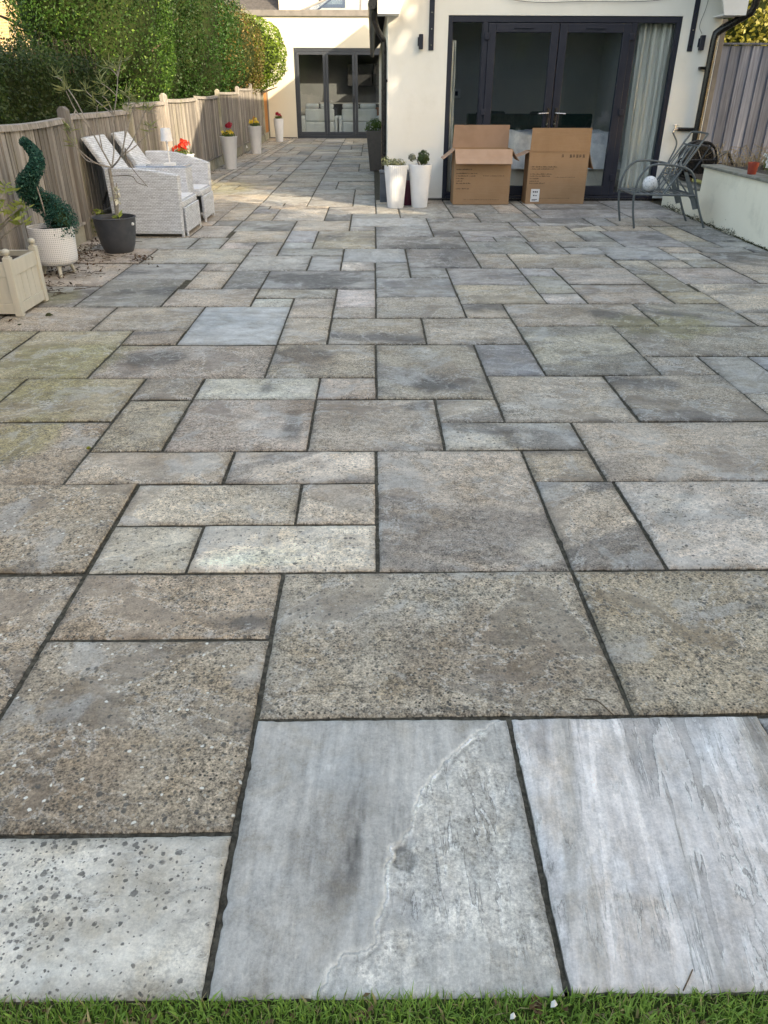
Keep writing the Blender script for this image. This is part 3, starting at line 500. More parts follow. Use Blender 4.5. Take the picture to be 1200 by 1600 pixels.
def build_patio():
    Vs, Fs, Cs, Ms, Ss, Ts, Ks = [], [], [], [], [], [], []; nv = 0
    for si, e in enumerate(SL.split(';')):
        q = e.split(','); x0, x1, y0, y1 = (int(v) / 200 for v in q[:4]); ty = q[4]
        rr = np.random.RandomState(1000 + si)
        jn = .0052 if y0 < 5 else .006; jy_ = .0052 if y0 < 2 else .006 if y0 < 4 else .009
        x0 += jn + rr.rand() * .002; x1 -= jn + rr.rand() * .002; y0 += jy_ + rr.rand() * .002; y1 -= jy_ + rr.rand() * .002
        ym = (y0 + y1) / 2; inv = min(abs(x0), abs(x1)) < .55 * (y1 + 1.0) or x0 * x1 < 0
        cs = .0036 if ty == 's' else .0055 if y0 < 1.2 else .009 if y0 < 1.9 else .014 if y0 < 2.9 else .025 if y0 < 5 else .05 if y0 < 9 else .12
        if not inv: cs = max(cs, .06)
        nx = max(3, int((x1 - x0) / cs)); ny = max(3, int((y1 - y0) / cs))
        ed = .004 if y0 < 5 else .006
        xs = np.concatenate([[x0, x0 + ed * .3, x0 + ed], np.linspace(x0 + ed * 2.2, x1 - ed * 2.2, nx), [x1 - ed, x1 - ed * .3, x1]])
        ys = np.concatenate([[y0, y0 + ed * .3, y0 + ed], np.linspace(y0 + ed * 2.2, y1 - ed * 2.2, ny), [y1 - ed, y1 - ed * .3, y1]])
        X, Y = np.meshgrid(xs, ys); gx = X.copy(); gy = Y.copy()
        dx0, dx1, dy0, dy1 = X - x0, x1 - X, Y - y0, y1 - Y
        # hand-dressed wobbly edges with the odd chip
        def edge(t, s, k):
            a = (fbm(t * 7, t * 0 + s * 3.1 + si, 5, 4) - .5) * .0055 + (vnoise(t * 70, t * 0 + si + s, 9) - .5) * .0016
            ch = np.maximum(0, fbm(t * 26, t * 0 + s * 5.7 + si, 31, 2) - .72) * .022
            return (a - ch) * k
        kk = 1.0 if y0 < 5 else .8
        X += -edge(Y, 0, kk) * np.exp(-dx0 / .02) + edge(Y, 1, kk) * np.exp(-dx1 / .02)
        Y = Y - edge(gx, 2, kk) * np.exp(-dy0 / .02) + edge(gx, 3, kk) * np.exp(-dy1 / .02)
        d = np.minimum(np.minimum(dx0, dx1), np.minimum(dy0, dy1))
        base, spk, blk, wht = TYPE[ty]; base = np.array(base)
        ang = 0 if ty in 'st' else rr.choice([0, math.pi / 2]) + rr.normal(0, .25)
        if ty not in 'st' and y0 < 6: ang = math.pi / 2 + rr.normal(0, .3)
        ox, oy = rr.uniform(0, 40, 2); U = (gx * math.cos(ang) + gy * math.sin(ang)); Wd = (-gx * math.sin(ang) + gy * math.cos(ang))
        # riven terraces: anisotropic noise quantised into thin layers
        t = fbm(U * 7 + ox, Wd * 2.2 + oy, 3 + si % 7, 5) * (9 if ty in 'st' else 6) + rr.rand()
        fr = t - np.floor(t); step = np.floor(t) + sst(fr, .86, 1.0)
        edgeline = np.exp(-((fr - .93) / .05) ** 2)
        amp = {'s': .0004, 't': .0010}.get(ty, .0007)
        z = step * amp + (fbm(gx * 5 + ox, gy * 5, 8, 4) - .5) * .006 + rr.normal(0, .0012) + (gx - x0) * rr.normal(0, .002) + (gy - y0) * rr.normal(0, .002)
        z = z - .0045 * np.exp(-(d / .0035)) - .002 * np.exp(-d / .012)
        # colour
        v = rr.normal(1, .05); c = np.ones(X.shape + (3,)) * base * v * np.array([1 + rr.normal(0, .02), 1, 1 + rr.normal(0, .025)])
        L = fbm(U * 2.4 + ox + 9, Wd * 1.1 + oy, 77, 4); c *= (1 + (L - .5) * (.75 if ty in 'gmDdl' else .45))[..., None]
        if ty in 'glDmt':                                                     # dark weathered smears
            k = sst(fbm(U * 3.2 + ox, Wd * .9 + oy + 30, 19, 5), .52 if y0 > 3.5 else .56, .66)[..., None] * rr.uniform(.2, .75); c = c * (1 - k) + np.array([.13, .13, .135]) * k
        if ty in 'bmld':                                                      # pale worn patches where grit is gone
            k = sst(fbm(gx * 4 + ox, gy * 4 + oy, 23, 5), .60, .72) * rr.uniform(.1, .7); c = c * (1 - k[..., None] * .55) + np.array([.36, .35, .34]) * k[..., None] * .55
        else: k = 0
        spm = spk * (1 - k) * (.6 + .8 * fbm(gx * 6 + oy, gy * 6, 41, 3)) * np.ones(X.shape)
        flk = {'s': .35, 't': .85, 'b': .25, 'm': .35}.get(ty, .45) * np.ones(X.shape)
        blm = blk * (.4 + 1.2 * fbm(gx * 3 + ox, gy * 3 + 5, 51, 3)) * (np.clip(1.25 - .9 * (gx + .75) / .4, .35, 1.3) if ty == 'w' else 1); wtm = wht * (1.2 if si in (3, 4, 8, 30, 31) else .35 if ty == 'b' else 1) * np.ones(X.shape)
        # stains lying across the stones
        for (kd, sx, sy, rx, ry) in STAINS:
            if sx + 2 * rx < x0 or sx - 2 * rx > x1 or sy + 2 * ry < y0 or sy - 2 * ry > y1: continue
            if not (x0 - .02 < sx < x1 + .02 and y0 - .02 < sy < y1 + .02) and kd in 'DW': continue
            wq = (fbm(gx * 6 / (rx + .3), gy * 6, 61, 4) - .5) * 1.3
            r_ = np.hypot((gx - sx) / rx, (gy - sy) / ry) + wq
            k = sst(r_, 1.25, .55); 
            if kd == 'D': k = (k * .72)[..., None]; c = c * (1 - k) + np.array([.085, .085, .085]) * k; spm *= (1 - k[..., 0] * .6)
            elif kd == 'W': k = (k * .42 * (.4 + 1.2 * fbm(gx * 40, gy * 40, 66, 3)))[..., None]; c = c * (1 - k) + np.array([.60, .59, .56]) * k; spm *= (1 - k[..., 0] * .8)
            elif kd == 'G': k = (k * .5)[..., None]; c = c * (1 - k) + np.array([.235, .225, .085]) * k
            elif kd == 'B': k = (k * .4)[..., None]; c = c * (1 - k) + np.array([.20, .15, .11]) * k
        if ty == 's':
            dd, side = seg_dist(gx + (vnoise(gx * 60, gy * 60, 5) - .5) * .012, gy + (vnoise(gx * 55, gy * 55, 6) - .5) * .012)
            low = (side < 0); lw = np.where(low, 1.0, 0.0)
            z -= .003 * np.where(low, 1 - .0 * dd, sst(dd, .003, 0) * .5)
            k = (np.exp(-((dd - .002) / .0050) ** 2) * 1.0 * (.55 + vnoise(gx * 70, gy * 70, 8)))[..., None]; c = c * (1 - k) + np.array([.74, .74, .71]) * k
            k2 = (np.exp(-((dd - .011) / .0045) ** 2) * lw * .55 * vnoise(gx * 50, gy * 50, 12))[..., None]; c = c * (1 - k2)  # shadow of the ledge painted as a dark line on its low side
            c *= (1 + lw * .10 - (1 - lw) * .06 )[..., None]; c *= np.stack([1 + .01 * lw, 1 + .0 * lw, 1 - .02 * lw], -1)
            fl = sst(fbm(gx * 45, gy * 14, 91, 4), .52, .66) * lw * .22; c = c * (1 - fl[..., None]) + np.array([.52, .52, .48]) * fl[..., None]; z += fl * .002
            spm = spm + lw * .3; blm *= .1; flk = .12 + .85 * lw
            a = rr.rand() * 0
            hole = sst(np.hypot((gx - HOLE[0]) / .019, (gy - HOLE[1]) / .032) + (vnoise(gx * 60, gy * 60, 4) - .5) * 1.1, 1.25, .75)
            c = c * (1 - hole[..., None] * .6) + np.array([.085, .082, .075]) * hole[..., None] * .62; z -= hole * .003
            rim = np.exp(-((np.hypot((gx - HOLE[0] - .022) / .019, (gy - HOLE[1]) / .036) - 1.0) / .22) ** 2) * (gx > HOLE[0] + .012) * .45
            c = c * (1 - rim[..., None]) + np.array([.58, .58, .56]) * rim[..., None]
            dk = sst(fbm(gx * 22, gy * 5 + 3, 93, 5), .50, .68) * (1 - lw) * sst(np.hypot((gx + .045) / .15, (gy - .97) / .20), 1.15, .1) * .85
            sm = sst(np.hypot((gx + .05 - (gy - .97) * .18) / .12, (gy - .98) / .24), 1.2, 0) * .30 * (1 - lw); c = c * (1 - sm)[..., None] * 1.0
            c *= (1 - dk)[..., None]
        if ty == 't':
            st_ = fbm((gx - .12 * gy) * 55, gy * 5, 95, 5); k = sst(st_, .5, .62)[..., None] * .2; c = c * (1 - k * .5) + np.array([.68, .69, .69]) * k * .5; wq_ = sst(fbm((gx - .12 * gy) * 7 + 3, gy * 3, 97, 4), .48, .66)[..., None] * .32; c = c * (1 - wq_) + np.array([.70, .71, .72]) * wq_
            b_ = sst(fbm((gx - .12 * gy) * 14, gy * 2.5, 96, 4), .54, .68)[..., None] * .5; c = c * (1 - b_) + np.array([.32, .30, .26]) * b_
        ds = sst(d, .035, .0) * (.10 + .45 * fbm(gx * 14, gy * 14, 87, 3)); c = c * (1 - ds[..., None] * (.35 if ty in 'st' else .8))
        if ty in 'bmly': c = c * (np.array([1.075, 1.0, .905]) * 1.12 if y0 < 2.6 else np.array([1.05, 1.0, .94]) * 1.04)
        elif ty in 'gDdq': c = c * np.array([1.03, 1.0, .95]) * .93
        else: c = c * np.array([1.03, 1.0, .955])
        spm = np.clip(spm, 0, 1.2); blm = np.clip(blm, 0, 1); ny_, nx_ = X.shape
        Vv = np.stack([X, Y, z], -1).reshape(-1, 3); idx = np.arange(ny_ * nx_).reshape(ny_, nx_) + nv
        F = np.stack([idx[:-1, :-1], idx[:-1, 1:], idx[1:, 1:], idx[1:, :-1]], -1).reshape(-1, 4)
        ring = np.concatenate([idx[0, :-1], idx[:-1, -1], idx[-1, :0:-1], idx[:0:-1, 0]]); rl = ring - nv
        sk = Vv[rl].copy(); sk2 = sk.copy(); sk2[:, 2] = -.035; sk = np.vstack([sk, sk2]); s0 = nv + len(Vv); nr = len(ring); a = np.arange(nr); b = (a + 1) % nr; rl = np.concatenate([rl, rl])
        F2 = np.stack([s0 + a, s0 + nr + a, s0 + nr + b, s0 + b], -1)
        col_ = np.clip(c, .02, .8).reshape(-1, 3); mk = np.stack([spm, blm, wtm], -1).reshape(-1, 3)
        sco = np.stack([gx + ox, gy + oy, np.zeros_like(gx) + si * .37], -1).reshape(-1, 3)
        if ty == 't': stv = np.stack([(gx - .12 * gy) * 45, gy * 6, gx * 0 + si], -1).reshape(-1, 3)
        elif ty == 's': stv = np.stack([(gx - .03 * gy) * 42, gy * 6, gx * 0 + si], -1).reshape(-1, 3)
        else: stv = np.stack([U * 16 + ox, Wd * 6, gx * 0 + si], -1).reshape(-1, 3)
        Vs += [Vv, sk]; Fs += [F, F2]; Cs += [col_, col_[rl] * .35]; Ms += [mk, mk[rl]]; Ss += [sco, sco[rl]]; Ts += [stv, stv[rl]]; Ks += [flk.ravel(), flk.ravel()[rl]]
        nv = s0 + 2 * nr
    V = np.vstack(Vs); print('patio verts', len(V))
    return npmesh('patio', V, np.vstack(Fs), slab_mat(), smooth=True, attrs={'col': ('FLOAT_COLOR', np.vstack(Cs)), 'msk': ('FLOAT_COLOR', np.vstack(Ms)),
        'sco': ('FLOAT_VECTOR', np.vstack(Ss)), 'stv': ('FLOAT_VECTOR', np.vstack(Ts)), 'flk': ('FLOAT', np.concatenate(Ks))})
HOLE = [0.0494, 0.8958]
tag(build_patio(), kind='structure')
# jointing mortar between and under the stones
jm = mat('dark_jointing', (.062, .057, .046), 1, (.15, .135, .105), 70, bs=1, bd=.006, bsc=230, spec=.1, dirt=((.10, .095, .05), 3, .5))
jx = np.linspace(-3.4, 4.6, 321); jy = np.concatenate([np.linspace(.652, 3, 220), np.linspace(3.05, 26.62, 240)])
JX, JY = np.meshgrid(jx, jy); JZ = -.0072 + (fbm(JX * 30, JY * 30, 3, 3) - .5) * .004; i_ = np.arange(JX.size).reshape(JX.shape)
tag(npmesh('patio_jointing', np.stack([JX, JY, JZ], -1).reshape(-1, 3), np.stack([i_[:-1, :-1], i_[:-1, 1:], i_[1:, 1:], i_[1:, :-1]], -1).reshape(-1, 4), jm, smooth=True), kind='structure')
# lawn
lm = mat('lawn_soil', (.055, .095, .025), 1, (.075, .075, .03), 40, bs=1, bd=.01, bsc=60, spec=.1)
tag(npmesh('lawn', [(-8, -14, -.010), (9, -14, -.010), (9, .646, -.010), (-8, .646, -.010), (-8, .646, -.06), (9, .646, -.06)], [(0, 1, 2, 3), (3, 2, 5, 4)], lm), kind='structure')
def grass():
    def blades(n, xa, xb, ya, yb, h0, wd):
        x = rng.uniform(xa, xb, n); y = yb - (yb - ya) * rng.rand(n); h = h0 * rng.uniform(.5, 1.3, n) * (.75 + .5 * fbm(x * 9, y * 9, 2, 3))
        a = rng.uniform(0, 2 * math.pi, n); lean = rng.uniform(.15, 1.0, n); lx = np.cos(a) * lean * h; ly = np.sin(a) * lean * h
        y2 = np.minimum(y + ly, .652 + .022 * rng.rand(n) ** 2); wx = -np.sin(a) * wd; wy = np.cos(a) * wd; z = -.012
        V = np.empty((n, 5, 3)); V[:, 0] = np.stack([x - wx, y - wy, x * 0 + z], -1); V[:, 1] = np.stack([x + wx, y + wy, x * 0 + z], -1)
        mx, my = x + lx * .35, y + (y2 - y) * .35; V[:, 2] = np.stack([mx + wx * .8, my + wy * .8, z + h * .62], -1); V[:, 3] = np.stack([mx - wx * .8, my - wy * .8, z + h * .62], -1)
        V[:, 4] = np.stack([x + lx, y2, z + h * (1.02 - .25 * lean)], -1)
        b = np.arange(n)[:, None] * 5; F4 = (b + np.array([[0, 1, 2, 3]])); F3 = b + np.array([[3, 2, 4, 4]])
        pat = fbm(x * 14, y * 14, 6, 3); c = leafcols(n, (.12, .25, .035), (.32, .50, .11), (.42, .36, .18), .10, clump=np.clip(pat, 0, 1))
        return V, F4, F3, c
    Vs, Fs, Cs = [], [], []; o = 0
    for args in ((30000, -1.0, 1.0, .36, .645, .023, .0011), (34000, -3.2, 4.2, .05, .642, .024, .0026), (34000, -3.6, 4.6, -1.6, .30, .028, .0045)):
        V, F4, F3, c = blades(*args); n = len(V)
        tri = np.concatenate([F4[:, [0, 1, 2]], F4[:, [0, 2, 3]], F3[:, [0, 1, 2]]]) + o
        Vs.append(V.reshape(-1, 3)); Fs.append(tri); Cs.append(np.repeat(c, 5, 0)); o += n * 5
    return npmesh('lawn_grass', np.vstack(Vs), np.vstack(Fs), M['grass'], attrs={'lc': ('FLOAT_COLOR', np.vstack(Cs))})
tag(grass(), 'short green lawn grass growing up to the edge of the paving', kind='stuff')

# ================================================================== EXTENSION (near building with french doors)
YF = 10.87; XL, XR = .20, 4.36; YB = 24.1; ZE = 2.26; ZR = 4.6; XM = (XL + XR) / 2
ext = thing('garden_room', (XL, YF, 0), 'cream rendered single storey extension with dark grey french doors and side panes', 'building')
def wall_part(name, boxes, m, parent, bevel=0):
    b = MB()
    for q in boxes: b.box(*q)
    return b.build(name, m, parent, bevel=bevel)
OX0, OX1, OZ = .95, 3.86, 2.115
wb = MB()
# front wall with opening, single polygonal shell pieces butted end to end
for (a, b_, c, d) in ((XL, OX0, 0.03, OZ), (OX1, XR, .03, OZ)): wb.box(a, b_, YF, YF + .26, c, d)
wb.box(XL, XR, YF, YF + .26, OZ, ZE)
wb.prism([(XL, YF, ZE), (XR, YF, ZE), (XM, YF, ZR - .12)], (0, .26, 0))
wb.box(XL, XL + .25, YF + .26, YB, 0.0, ZE); wb.box(XR - .25, XR, YF + .26, YB, 0.0, ZE)
wb.box(XL + .25, XR - .25, YB - .25, YB, 0, ZE); wb.prism([(XL, YB - .26, ZE), (XR, YB - .26, ZE), (XM, YB - .26, ZR - .12)], (0, .26, 0))
wb.build('wall', M['render_wall'], ext)
# base trim bead
MB().box(XL - .012, OX0 - .01, YF - .012, YF - .001, .012, .03).build('base_bead', M['lead'], ext)
# roof slopes with overhang, barge boards, soffit ends
ov = .32; sl = (ZR - ZE) / (XM - XL); ex = .16
def slope(s, name):
    x0 = XL - ex if s < 0 else XR + ex; z0 = ZE - ex * sl * .25
    b = MB(); b.prism([(x0, YF - ov, z0 + .06), (XM, YF - ov, ZR), (XM, YF - ov, ZR + .1), (x0 - s * -.0, YF - ov, z0 + .16)], (0, YB - YF + ov + .2, 0))
    return b.build(name, M['roof_tile'], ext)
_xa, _za = XL - ex, ZE - ex * sl * .25 + .06
def band(t0, t1, ya, yb, m, name):
    a = Vector((_xa, ya, _za)).lerp(Vector((XM, ya, ZR)), t0); b2 = Vector((_xa, ya, _za)).lerp(Vector((XM, ya, ZR)), t1)
    return MB().prism([a, b2, b2 + Vector((0, 0, .1)), a + Vector((0, 0, .1))], (0, yb - ya, 0)).build(name, m, ext)
band(0, 1, YF - ov, YF + .9, M['roof_tile'], 'roof'); band(0, 1, YF + 3.7, YB + .2, M['roof_tile'], 'roof'); band(0, .25, YF + .9, YF + 3.7, M['roof_tile'], 'roof'); band(.85, 1, YF + .9, YF + 3.7, M['roof_tile'], 'roof')
band(.255, .845, YF + .905, YF + 3.695, M['glass_roof'], 'added_rooflight'); slope(1, 'roof')  # glazed opening added out of view to brighten the room below
for s, x in ((-1, XL - .13), (1, XR + .13)):
    b = MB(); xi = x + (.26 if s < 0 else -.26)
    b.prism([(x, YF - ov - .02, 2.10), (xi, YF - ov - .02, 2.10), (xi + (.08 if s < 0 else -.08), YF - ov - .02, 2.34), (XM, YF - ov - .02, ZR - .16), (XM, YF - ov - .02, ZR), (x, YF - ov - .02, 2.32)] , (0, .022, 0)); b.build('bargeboard', M['white_pvc'], ext)
    b = MB(); lo, hi = min(x, xi), max(x, xi); b.box(lo, hi, YF - ov + .003, YF - .002, 2.10, 2.115); b.box(lo, lo + .012, YF - ov + .003, YF - .002, 2.117, 2.32) if s < 0 else b.box(hi - .012, hi, YF - ov + .003, YF - .002, 2.117, 2.32)
    b.build('soffit', M['white_pvc'], ext)
# eaves: side gutter (half round) with stepped tile edge above, downpipe
b = MB(); b.tube([(XL - .19, YF - ov, 2.20), (XL - .19, YB, 2.20)], .055, 10); b.build('gutter', M['black_pvc'], ext, smooth=True)
b = MB()
for i in range(46): b.box(XL - .21, XL - .13, YF - ov + .02 + i * .29, YF - ov + .27 + i * .29, 2.262 + (i % 2) * .004, 2.30)
b.build('verge_tiles', M['black_pvc'], ext)
b = MB(); b.tube([(XL - .17, YF - .22, 2.17), (XL - .17, YF - .22, 2.05), (XL - .13, YF - .16, 1.95), (XL - .055, YF + .06, 1.86), (XL - .045, YF + .07, 1.78), (XL - .045, YF + .07, .02)], .034, 12)
for z in (1.4, .35): b.box(XL - .045, XL + .04, YF + .05, YF + .09, z, z + .03)
b.build('downpipe', M['black_pvc'], ext, smooth=True)
b = MB(); b.tube([(XR + .26, YF - ov + .05, 2.42), (XR + .27, YF - .22, 2.22), (XR + .245, YF - .20, 2.14), (XR - .02, YF - .085, 1.98), (XR - .085, YF - .075, 1.93), (XR - .09, YF - .075, 1.86), (XR - .09, YF - .075, .02)], .046, 14)
for z in (1.55, .5): b.box(XR - .20, XR - .05, YF - .07, YF - .001, z, z + .03)
b.build('downpipe', M['black_pvc'], ext, smooth=True)
sbox('gully_box', M['black_pvc'], ext, XR - .31, XR - .17, YF - .24, YF - .02, -.0, .32, .01)
# steel gallows brackets and wall lights
for x in (.742, 4.005):
    b = MB(); b.box(x - .032, x + .032, YF - .014, YF - .001, 1.745, 2.62)
    br = b.build('bracket_plate', M['anthracite'], ext, bevel=.003)
    b = MB()
    for z in (1.80, 1.97, 2.14, 2.40): b.tube([(x, YF - .022, z), (x, YF - .0145, z)], .008, 8)
    b.build('bolt', M['chrome'], br)
for x in (.612, 4.135):
    b = MB(); b.box(x - .026, x + .026, YF - .075, YF - .012, 1.755, 1.915); l = b.build('wall_light', M['anthracite'], ext, bevel=.006)
    sbox('backplate', M['anthracite'], l, x - .038, x + .03, YF - .0115, YF - .001, 1.79, 1.885, .002)
b = MB(); b.tube(curve([(4.13, YF - .004, 1.93), (4.08, YF - .005, 2.02), (4.12, YF - .005, 2.2), (4.14, YF - .005, 2.4)]), .003, 5); b.build('cable', M['wire'], ext)
b = MB(); b.tube(curve([(.9, YF - .008, 2.45), (1.8, YF - .02, 2.262), (2.6, YF - .02, 2.258), (3.5, YF - .02, 2.275), (3.98, YF - .01, 2.42)]), .0035, 5); b.build('cable', M['wire'], ext)

# french door set -------------------------------------------------
YG = YF + .035
fr = MB()
T = .052
fr.box(OX0, OX0 + T, YF + .01, YF + .08, .0, OZ - .003); fr.box(OX1 - T, OX1, YF + .01, YF + .08, .0, OZ - .003)
fr.box(OX0 + T, OX1 - T, YF + .01, YF + .08, OZ - .07, OZ - .003); fr.box(OX0 + T, OX1 - T, YF - .02, YF + .08, 0, .055)
MX = (1.42, 3.275)
for x in MX: fr.box(x - .032, x + .032, YF + .012, YF + .078, .055, OZ - .07)
# side light beads
for (a, b_) in ((OX0 + T, MX[0] - .032), (MX[1] + .032, OX1 - T)):
    fr.box(a, b_, YF + .02, YF + .07, .055, .10)
    fr.box(a, a + .012, YF + .02, YF + .07, .10, OZ - .07); fr.box(b_ - .012, b_, YF + .02, YF + .07, .10, OZ - .07)
frame = fr.build('door_frame', M['anthracite'], ext, bevel=.004)
for (a, b_) in ((OX0 + T + .012, MX[0] - .044), (MX[1] + .044, OX1 - T - .012)):
    sbox('side_pane', M['glass'], frame, a, b_, YG, YG + .004, .10, OZ - .07)
for k, (a, b_) in enumerate(((MX[0] + .034, 2.337), (2.347, MX[1] - .034))):
    d = MB(); s = .098
    d.box(a, a + s, YF + .0, YF + .062, .062, OZ - .078); d.box(b_ - s, b_, YF + .0, YF + .062, .062, OZ - .078)
    d.box(a + s, b_ - s, YF + .0, YF + .062, OZ - .078 - s, OZ - .078); d.box(a + s, b_ - s, YF + .0, YF + .062, .062, .062 + .12)
    dr = d.build('door', M['anthracite'], ext, bevel=.006)
    sbox('glass', M['glass'], dr, a + s, b_ - s, YG, YG + .004, .182, OZ - .078 - s)
    xm = b_ - .046 if k == 0 else a + .046; sg = -1 if k == 0 else 1
    b = MB(); b.box(xm - .016, xm + .016, YF - .012, YF - .0005, .88, 1.12); pl = b.build('handle', M['black_pvc'], dr, bevel=.004)
    b = MB(); b.tube([(xm, YF - .012, 1.055), (xm, YF - .045, 1.055), (xm + sg * .03, YF - .05, 1.055), (xm + sg * .125, YF - .05, 1.05)], .0095, 10); b.tube([(xm, YF - .013, .93), (xm, YF - .024, .93)], .014, 12)
    b.build('handle', M['chrome'], dr, smooth=True)
    xv = (a + b_) / 2; sbox('trickle_vent', M['anthracite'], dr, xv - .12, xv + .12, YF - .014, YF - .0005, OZ - .135, OZ - .118, .003)
    xh = a - .012 if k == 0 else b_ + .012
    for z in (1.86, 1.03, .25): MB().box(xh - .03, xh + .03, YF - .018, YF - .0005, z, z + .075).build('hinge', M['anthracite'], dr, bevel=.006)
# rolled threshold
sbox('threshold', M['black_pvc'], frame, OX0, OX1, YF - .045, YF - .0205, .0, .03, .003)

# room behind the french doors --------------------------------------
room = MB(); x0, x1, y0, y1, z1 = XL + .27, XR - .27, YF + .262, YF + 4.4, 2.34
room.add([(x0, y0, .03), (x1, y0, .03), (x1, y1, .03), (x0, y1, .03), (x0, y0, z1), (x1, y0, z1), (x1, y1, z1), (x0, y1, z1)], [(2, 3, 7, 6), (0, 4, 7, 3), (1, 2, 6, 5)])
for q in ((x0, x1, y0, y0 + .7), (x0, x1, y0 + 3.4, y1), (x0, x0 + .25, y0 + .7, y0 + 3.4), (x1 - .8, x1, y0 + .7, y0 + 3.4)): room.box(q[0], q[1], q[2], q[3], z1, z1 + .05)  # ceiling left open under the added roof pane to let daylight in
room.build('inner_wall', M['room_wall'], ext)
MB().box(x0, x1, YF + .081, y1, .0, .028).build('inner_floor', M['room_floor'], ext)
def curtain(xa, xb, y, z0, z1, folds, loc, label):
    n = folds * 10; V = []; F = []
    for i in range(n + 1):
        t = i / n; x = xa + (xb - xa) * t; dy = .028 * math.sin(t * folds * 2 * math.pi) + .012 * math.sin(t * folds * 5.1 + 1)
        for j in range(13):
            z = z0 + (z1 - z0) * j / 12; k = 1 + .25 * math.sin(j * .5 + i * .1); V.append((x + .01 * math.sin(j * .4 + i), y + dy * k, z))
    for i in range(n):
        for j in range(12): a = i * 13 + j; F.append((a, a + 13, a + 14, a + 1))
    o = npmesh('curtain', V, F, M['curtain'], None, True, loc=loc); md = o.modifiers.new('s', 'SOLIDIFY'); md.thickness = .002
    return tag(o, label, 'curtain', 'curtains inside the french doors')
curtain(3.40, 3.79, YF + .14, .05, 2.08, 6, (3.3, YF + .2, .05), 'wide white curtain hanging behind the right side pane of the french doors')
curtain(1.005, 1.07, YF + .14, .05, 1.86, 2, (1.0, YF + .2, .05), 'narrow pale curtain strip hanging behind the left side pane of the french doors')
bed = thing('bed', (2.55, YF + 1.3, .03), 'bed under a crumpled grey white duvet seen through the french doors', 'bed')
sbox('bed_base', M['room_wall'], bed, 1.55, 3.45, YF + .5, YF + 2.2, .03, .36, .02)
def duvet():
    nx, ny = 60, 44; X, Y = np.meshgrid(np.linspace(0, 1, nx), np.linspace(0, 1, ny))
    e = np.minimum(np.minimum(X, 1 - X) * 2.0, np.minimum(Y, 1 - Y) * 1.8); k = sst(e, 0, .22)
    Z = .36 + .40 * k ** .6 + (fbm(X * 7, Y * 7, 3, 4) - .5) * .16 * k + (fbm(X * 2.2, Y * 2.2, 9, 2) - .4) * .14 * k
    x = 1.47 + 2.06 * X; y = YF + .42 + 1.86 * Y; i = np.arange(X.size).reshape(X.shape)
    return npmesh('duvet', np.stack([x, y, Z], -1).reshape(-1, 3), np.stack([i[:-1, :-1], i[:-1, 1:], i[1:, 1:], i[1:, :-1]], -1).reshape(-1, 4), M['duvet'], bed, True)
duvet()
hb = MB(); hb.box(1.5, 3.5, YF + 2.3, YF + 2.38, .03, 1.0); hb.build('headboard', M['dark_green'], bed, bevel=.02)
def armchair(x, y, rz, m, label, sc=1.0):
    a = thing('armchair', (x, y, .03), label, 'armchair', rz=0)
    c, s = math.cos(rz), math.sin(rz)
    def P(px, py, pz): return (x + (px * c - py * s) * sc, y + (px * s + py * c) * sc, .03 + pz * sc)
    b = MB(); pts = []
    for i in range(13):
        an = math.pi * (-.15 + 1.3 * i / 12); pts.append((math.cos(an) * .30, math.sin(an) * .27))
    V = []; F = []
    for i, (px, py) in enumerate(pts):
        h = .84 if 3 < i < 9 else .66
        for r_, z in ((.82, .40), (1.0, .46), (1.12, h), (1.0, h + .02), (.92, h - .03), (.82, .42)): V.append(P(px * r_, py * r_, z))
    for i in range(12):
        for j in range(5): F.append((i * 6 + j, (i + 1) * 6 + j, (i + 1) * 6 + j + 1, i * 6 + j + 1))
    npmesh('backrest', V, F, m, a, True)
    b = MB(); b.lathe([(.20, .34), (.29, .36), (.30, .44), (.26, .47)], (0, 0, 0), 20); v2 = [P(px, py, pz) for px, py, pz in b.v]; npmesh('seat', v2, b.f, m, a, True)
    for (lx, ly) in ((-.2, -.2), (.2, -.2), (-.2, .2), (.2, .2)):
        b = MB(); b.tube([P(lx * 1.2, ly * 1.2, 0), P(lx, ly, .36)], [.010, .014], 8); b.build('leg', M['anthracite'], a)
armchair(1.27, YF + .62, .3, M['green_chair'], 'green tub armchair standing indoors behind the left side pane')
armchair(1.95, YF + 2.95, -.2, M['dark_green'], 'dark teal armchair beyond the bed, left of the door handles', 1.15)
armchair(2.95, YF + 2.95, .2, M['dark_green'], 'dark teal armchair beyond the bed, right of the door handles', 1.15)
sk = thing('wall_socket_panel', (1.27, YF + 4.38, 1.0), 'small white switch plate on the back wall of the bedroom', 'switch')
sbox('plate', M['white_pvc'], sk, 1.45, 1.6, YF + 4.37, YF + 4.39, 1.20, 1.35, .004); sbox('rocker', M['anthracite'], sk, 1.50, 1.55, YF + 4.362, YF + 4.369, 1.24, 1.31)

# ================================================================== FAR HOUSE EXTENSION
YW = 26.60
far = thing('house', (-3.4, YW, 0), 'cream rendered house end with flat roof and grey folding doors at the far end', 'building')
SX0, SX1, SZ = -2.41, .44, 2.475
b = MB(); b.box(-7.5, SX0, YW, YW + .3, 0, 3.28); b.box(SX1, 5.5, YW, YW + .3, 0, 3.28); b.box(SX0, SX1, YW, YW + .3, SZ, 3.28); b.build('wall', M['render_far'], far)
wall_part('flat_roof', [(-7.6, 5.6, YW - .06, YW + 1.05, 3.281, 3.43), (-7.6, 5.6, YW + 3.55, YW + 5.4, 3.281, 3.43), (-7.6, -2.15, YW + 1.05, YW + 3.55, 3.281, 3.43), (2.55, 5.6, YW + 1.05, YW + 3.55, 3.281, 3.43)], M['lead'], far)
sbox('plinth', M['anthracite'], far, -7.5, SX0 - .01, YW - .012, YW - .001, 0, .028)
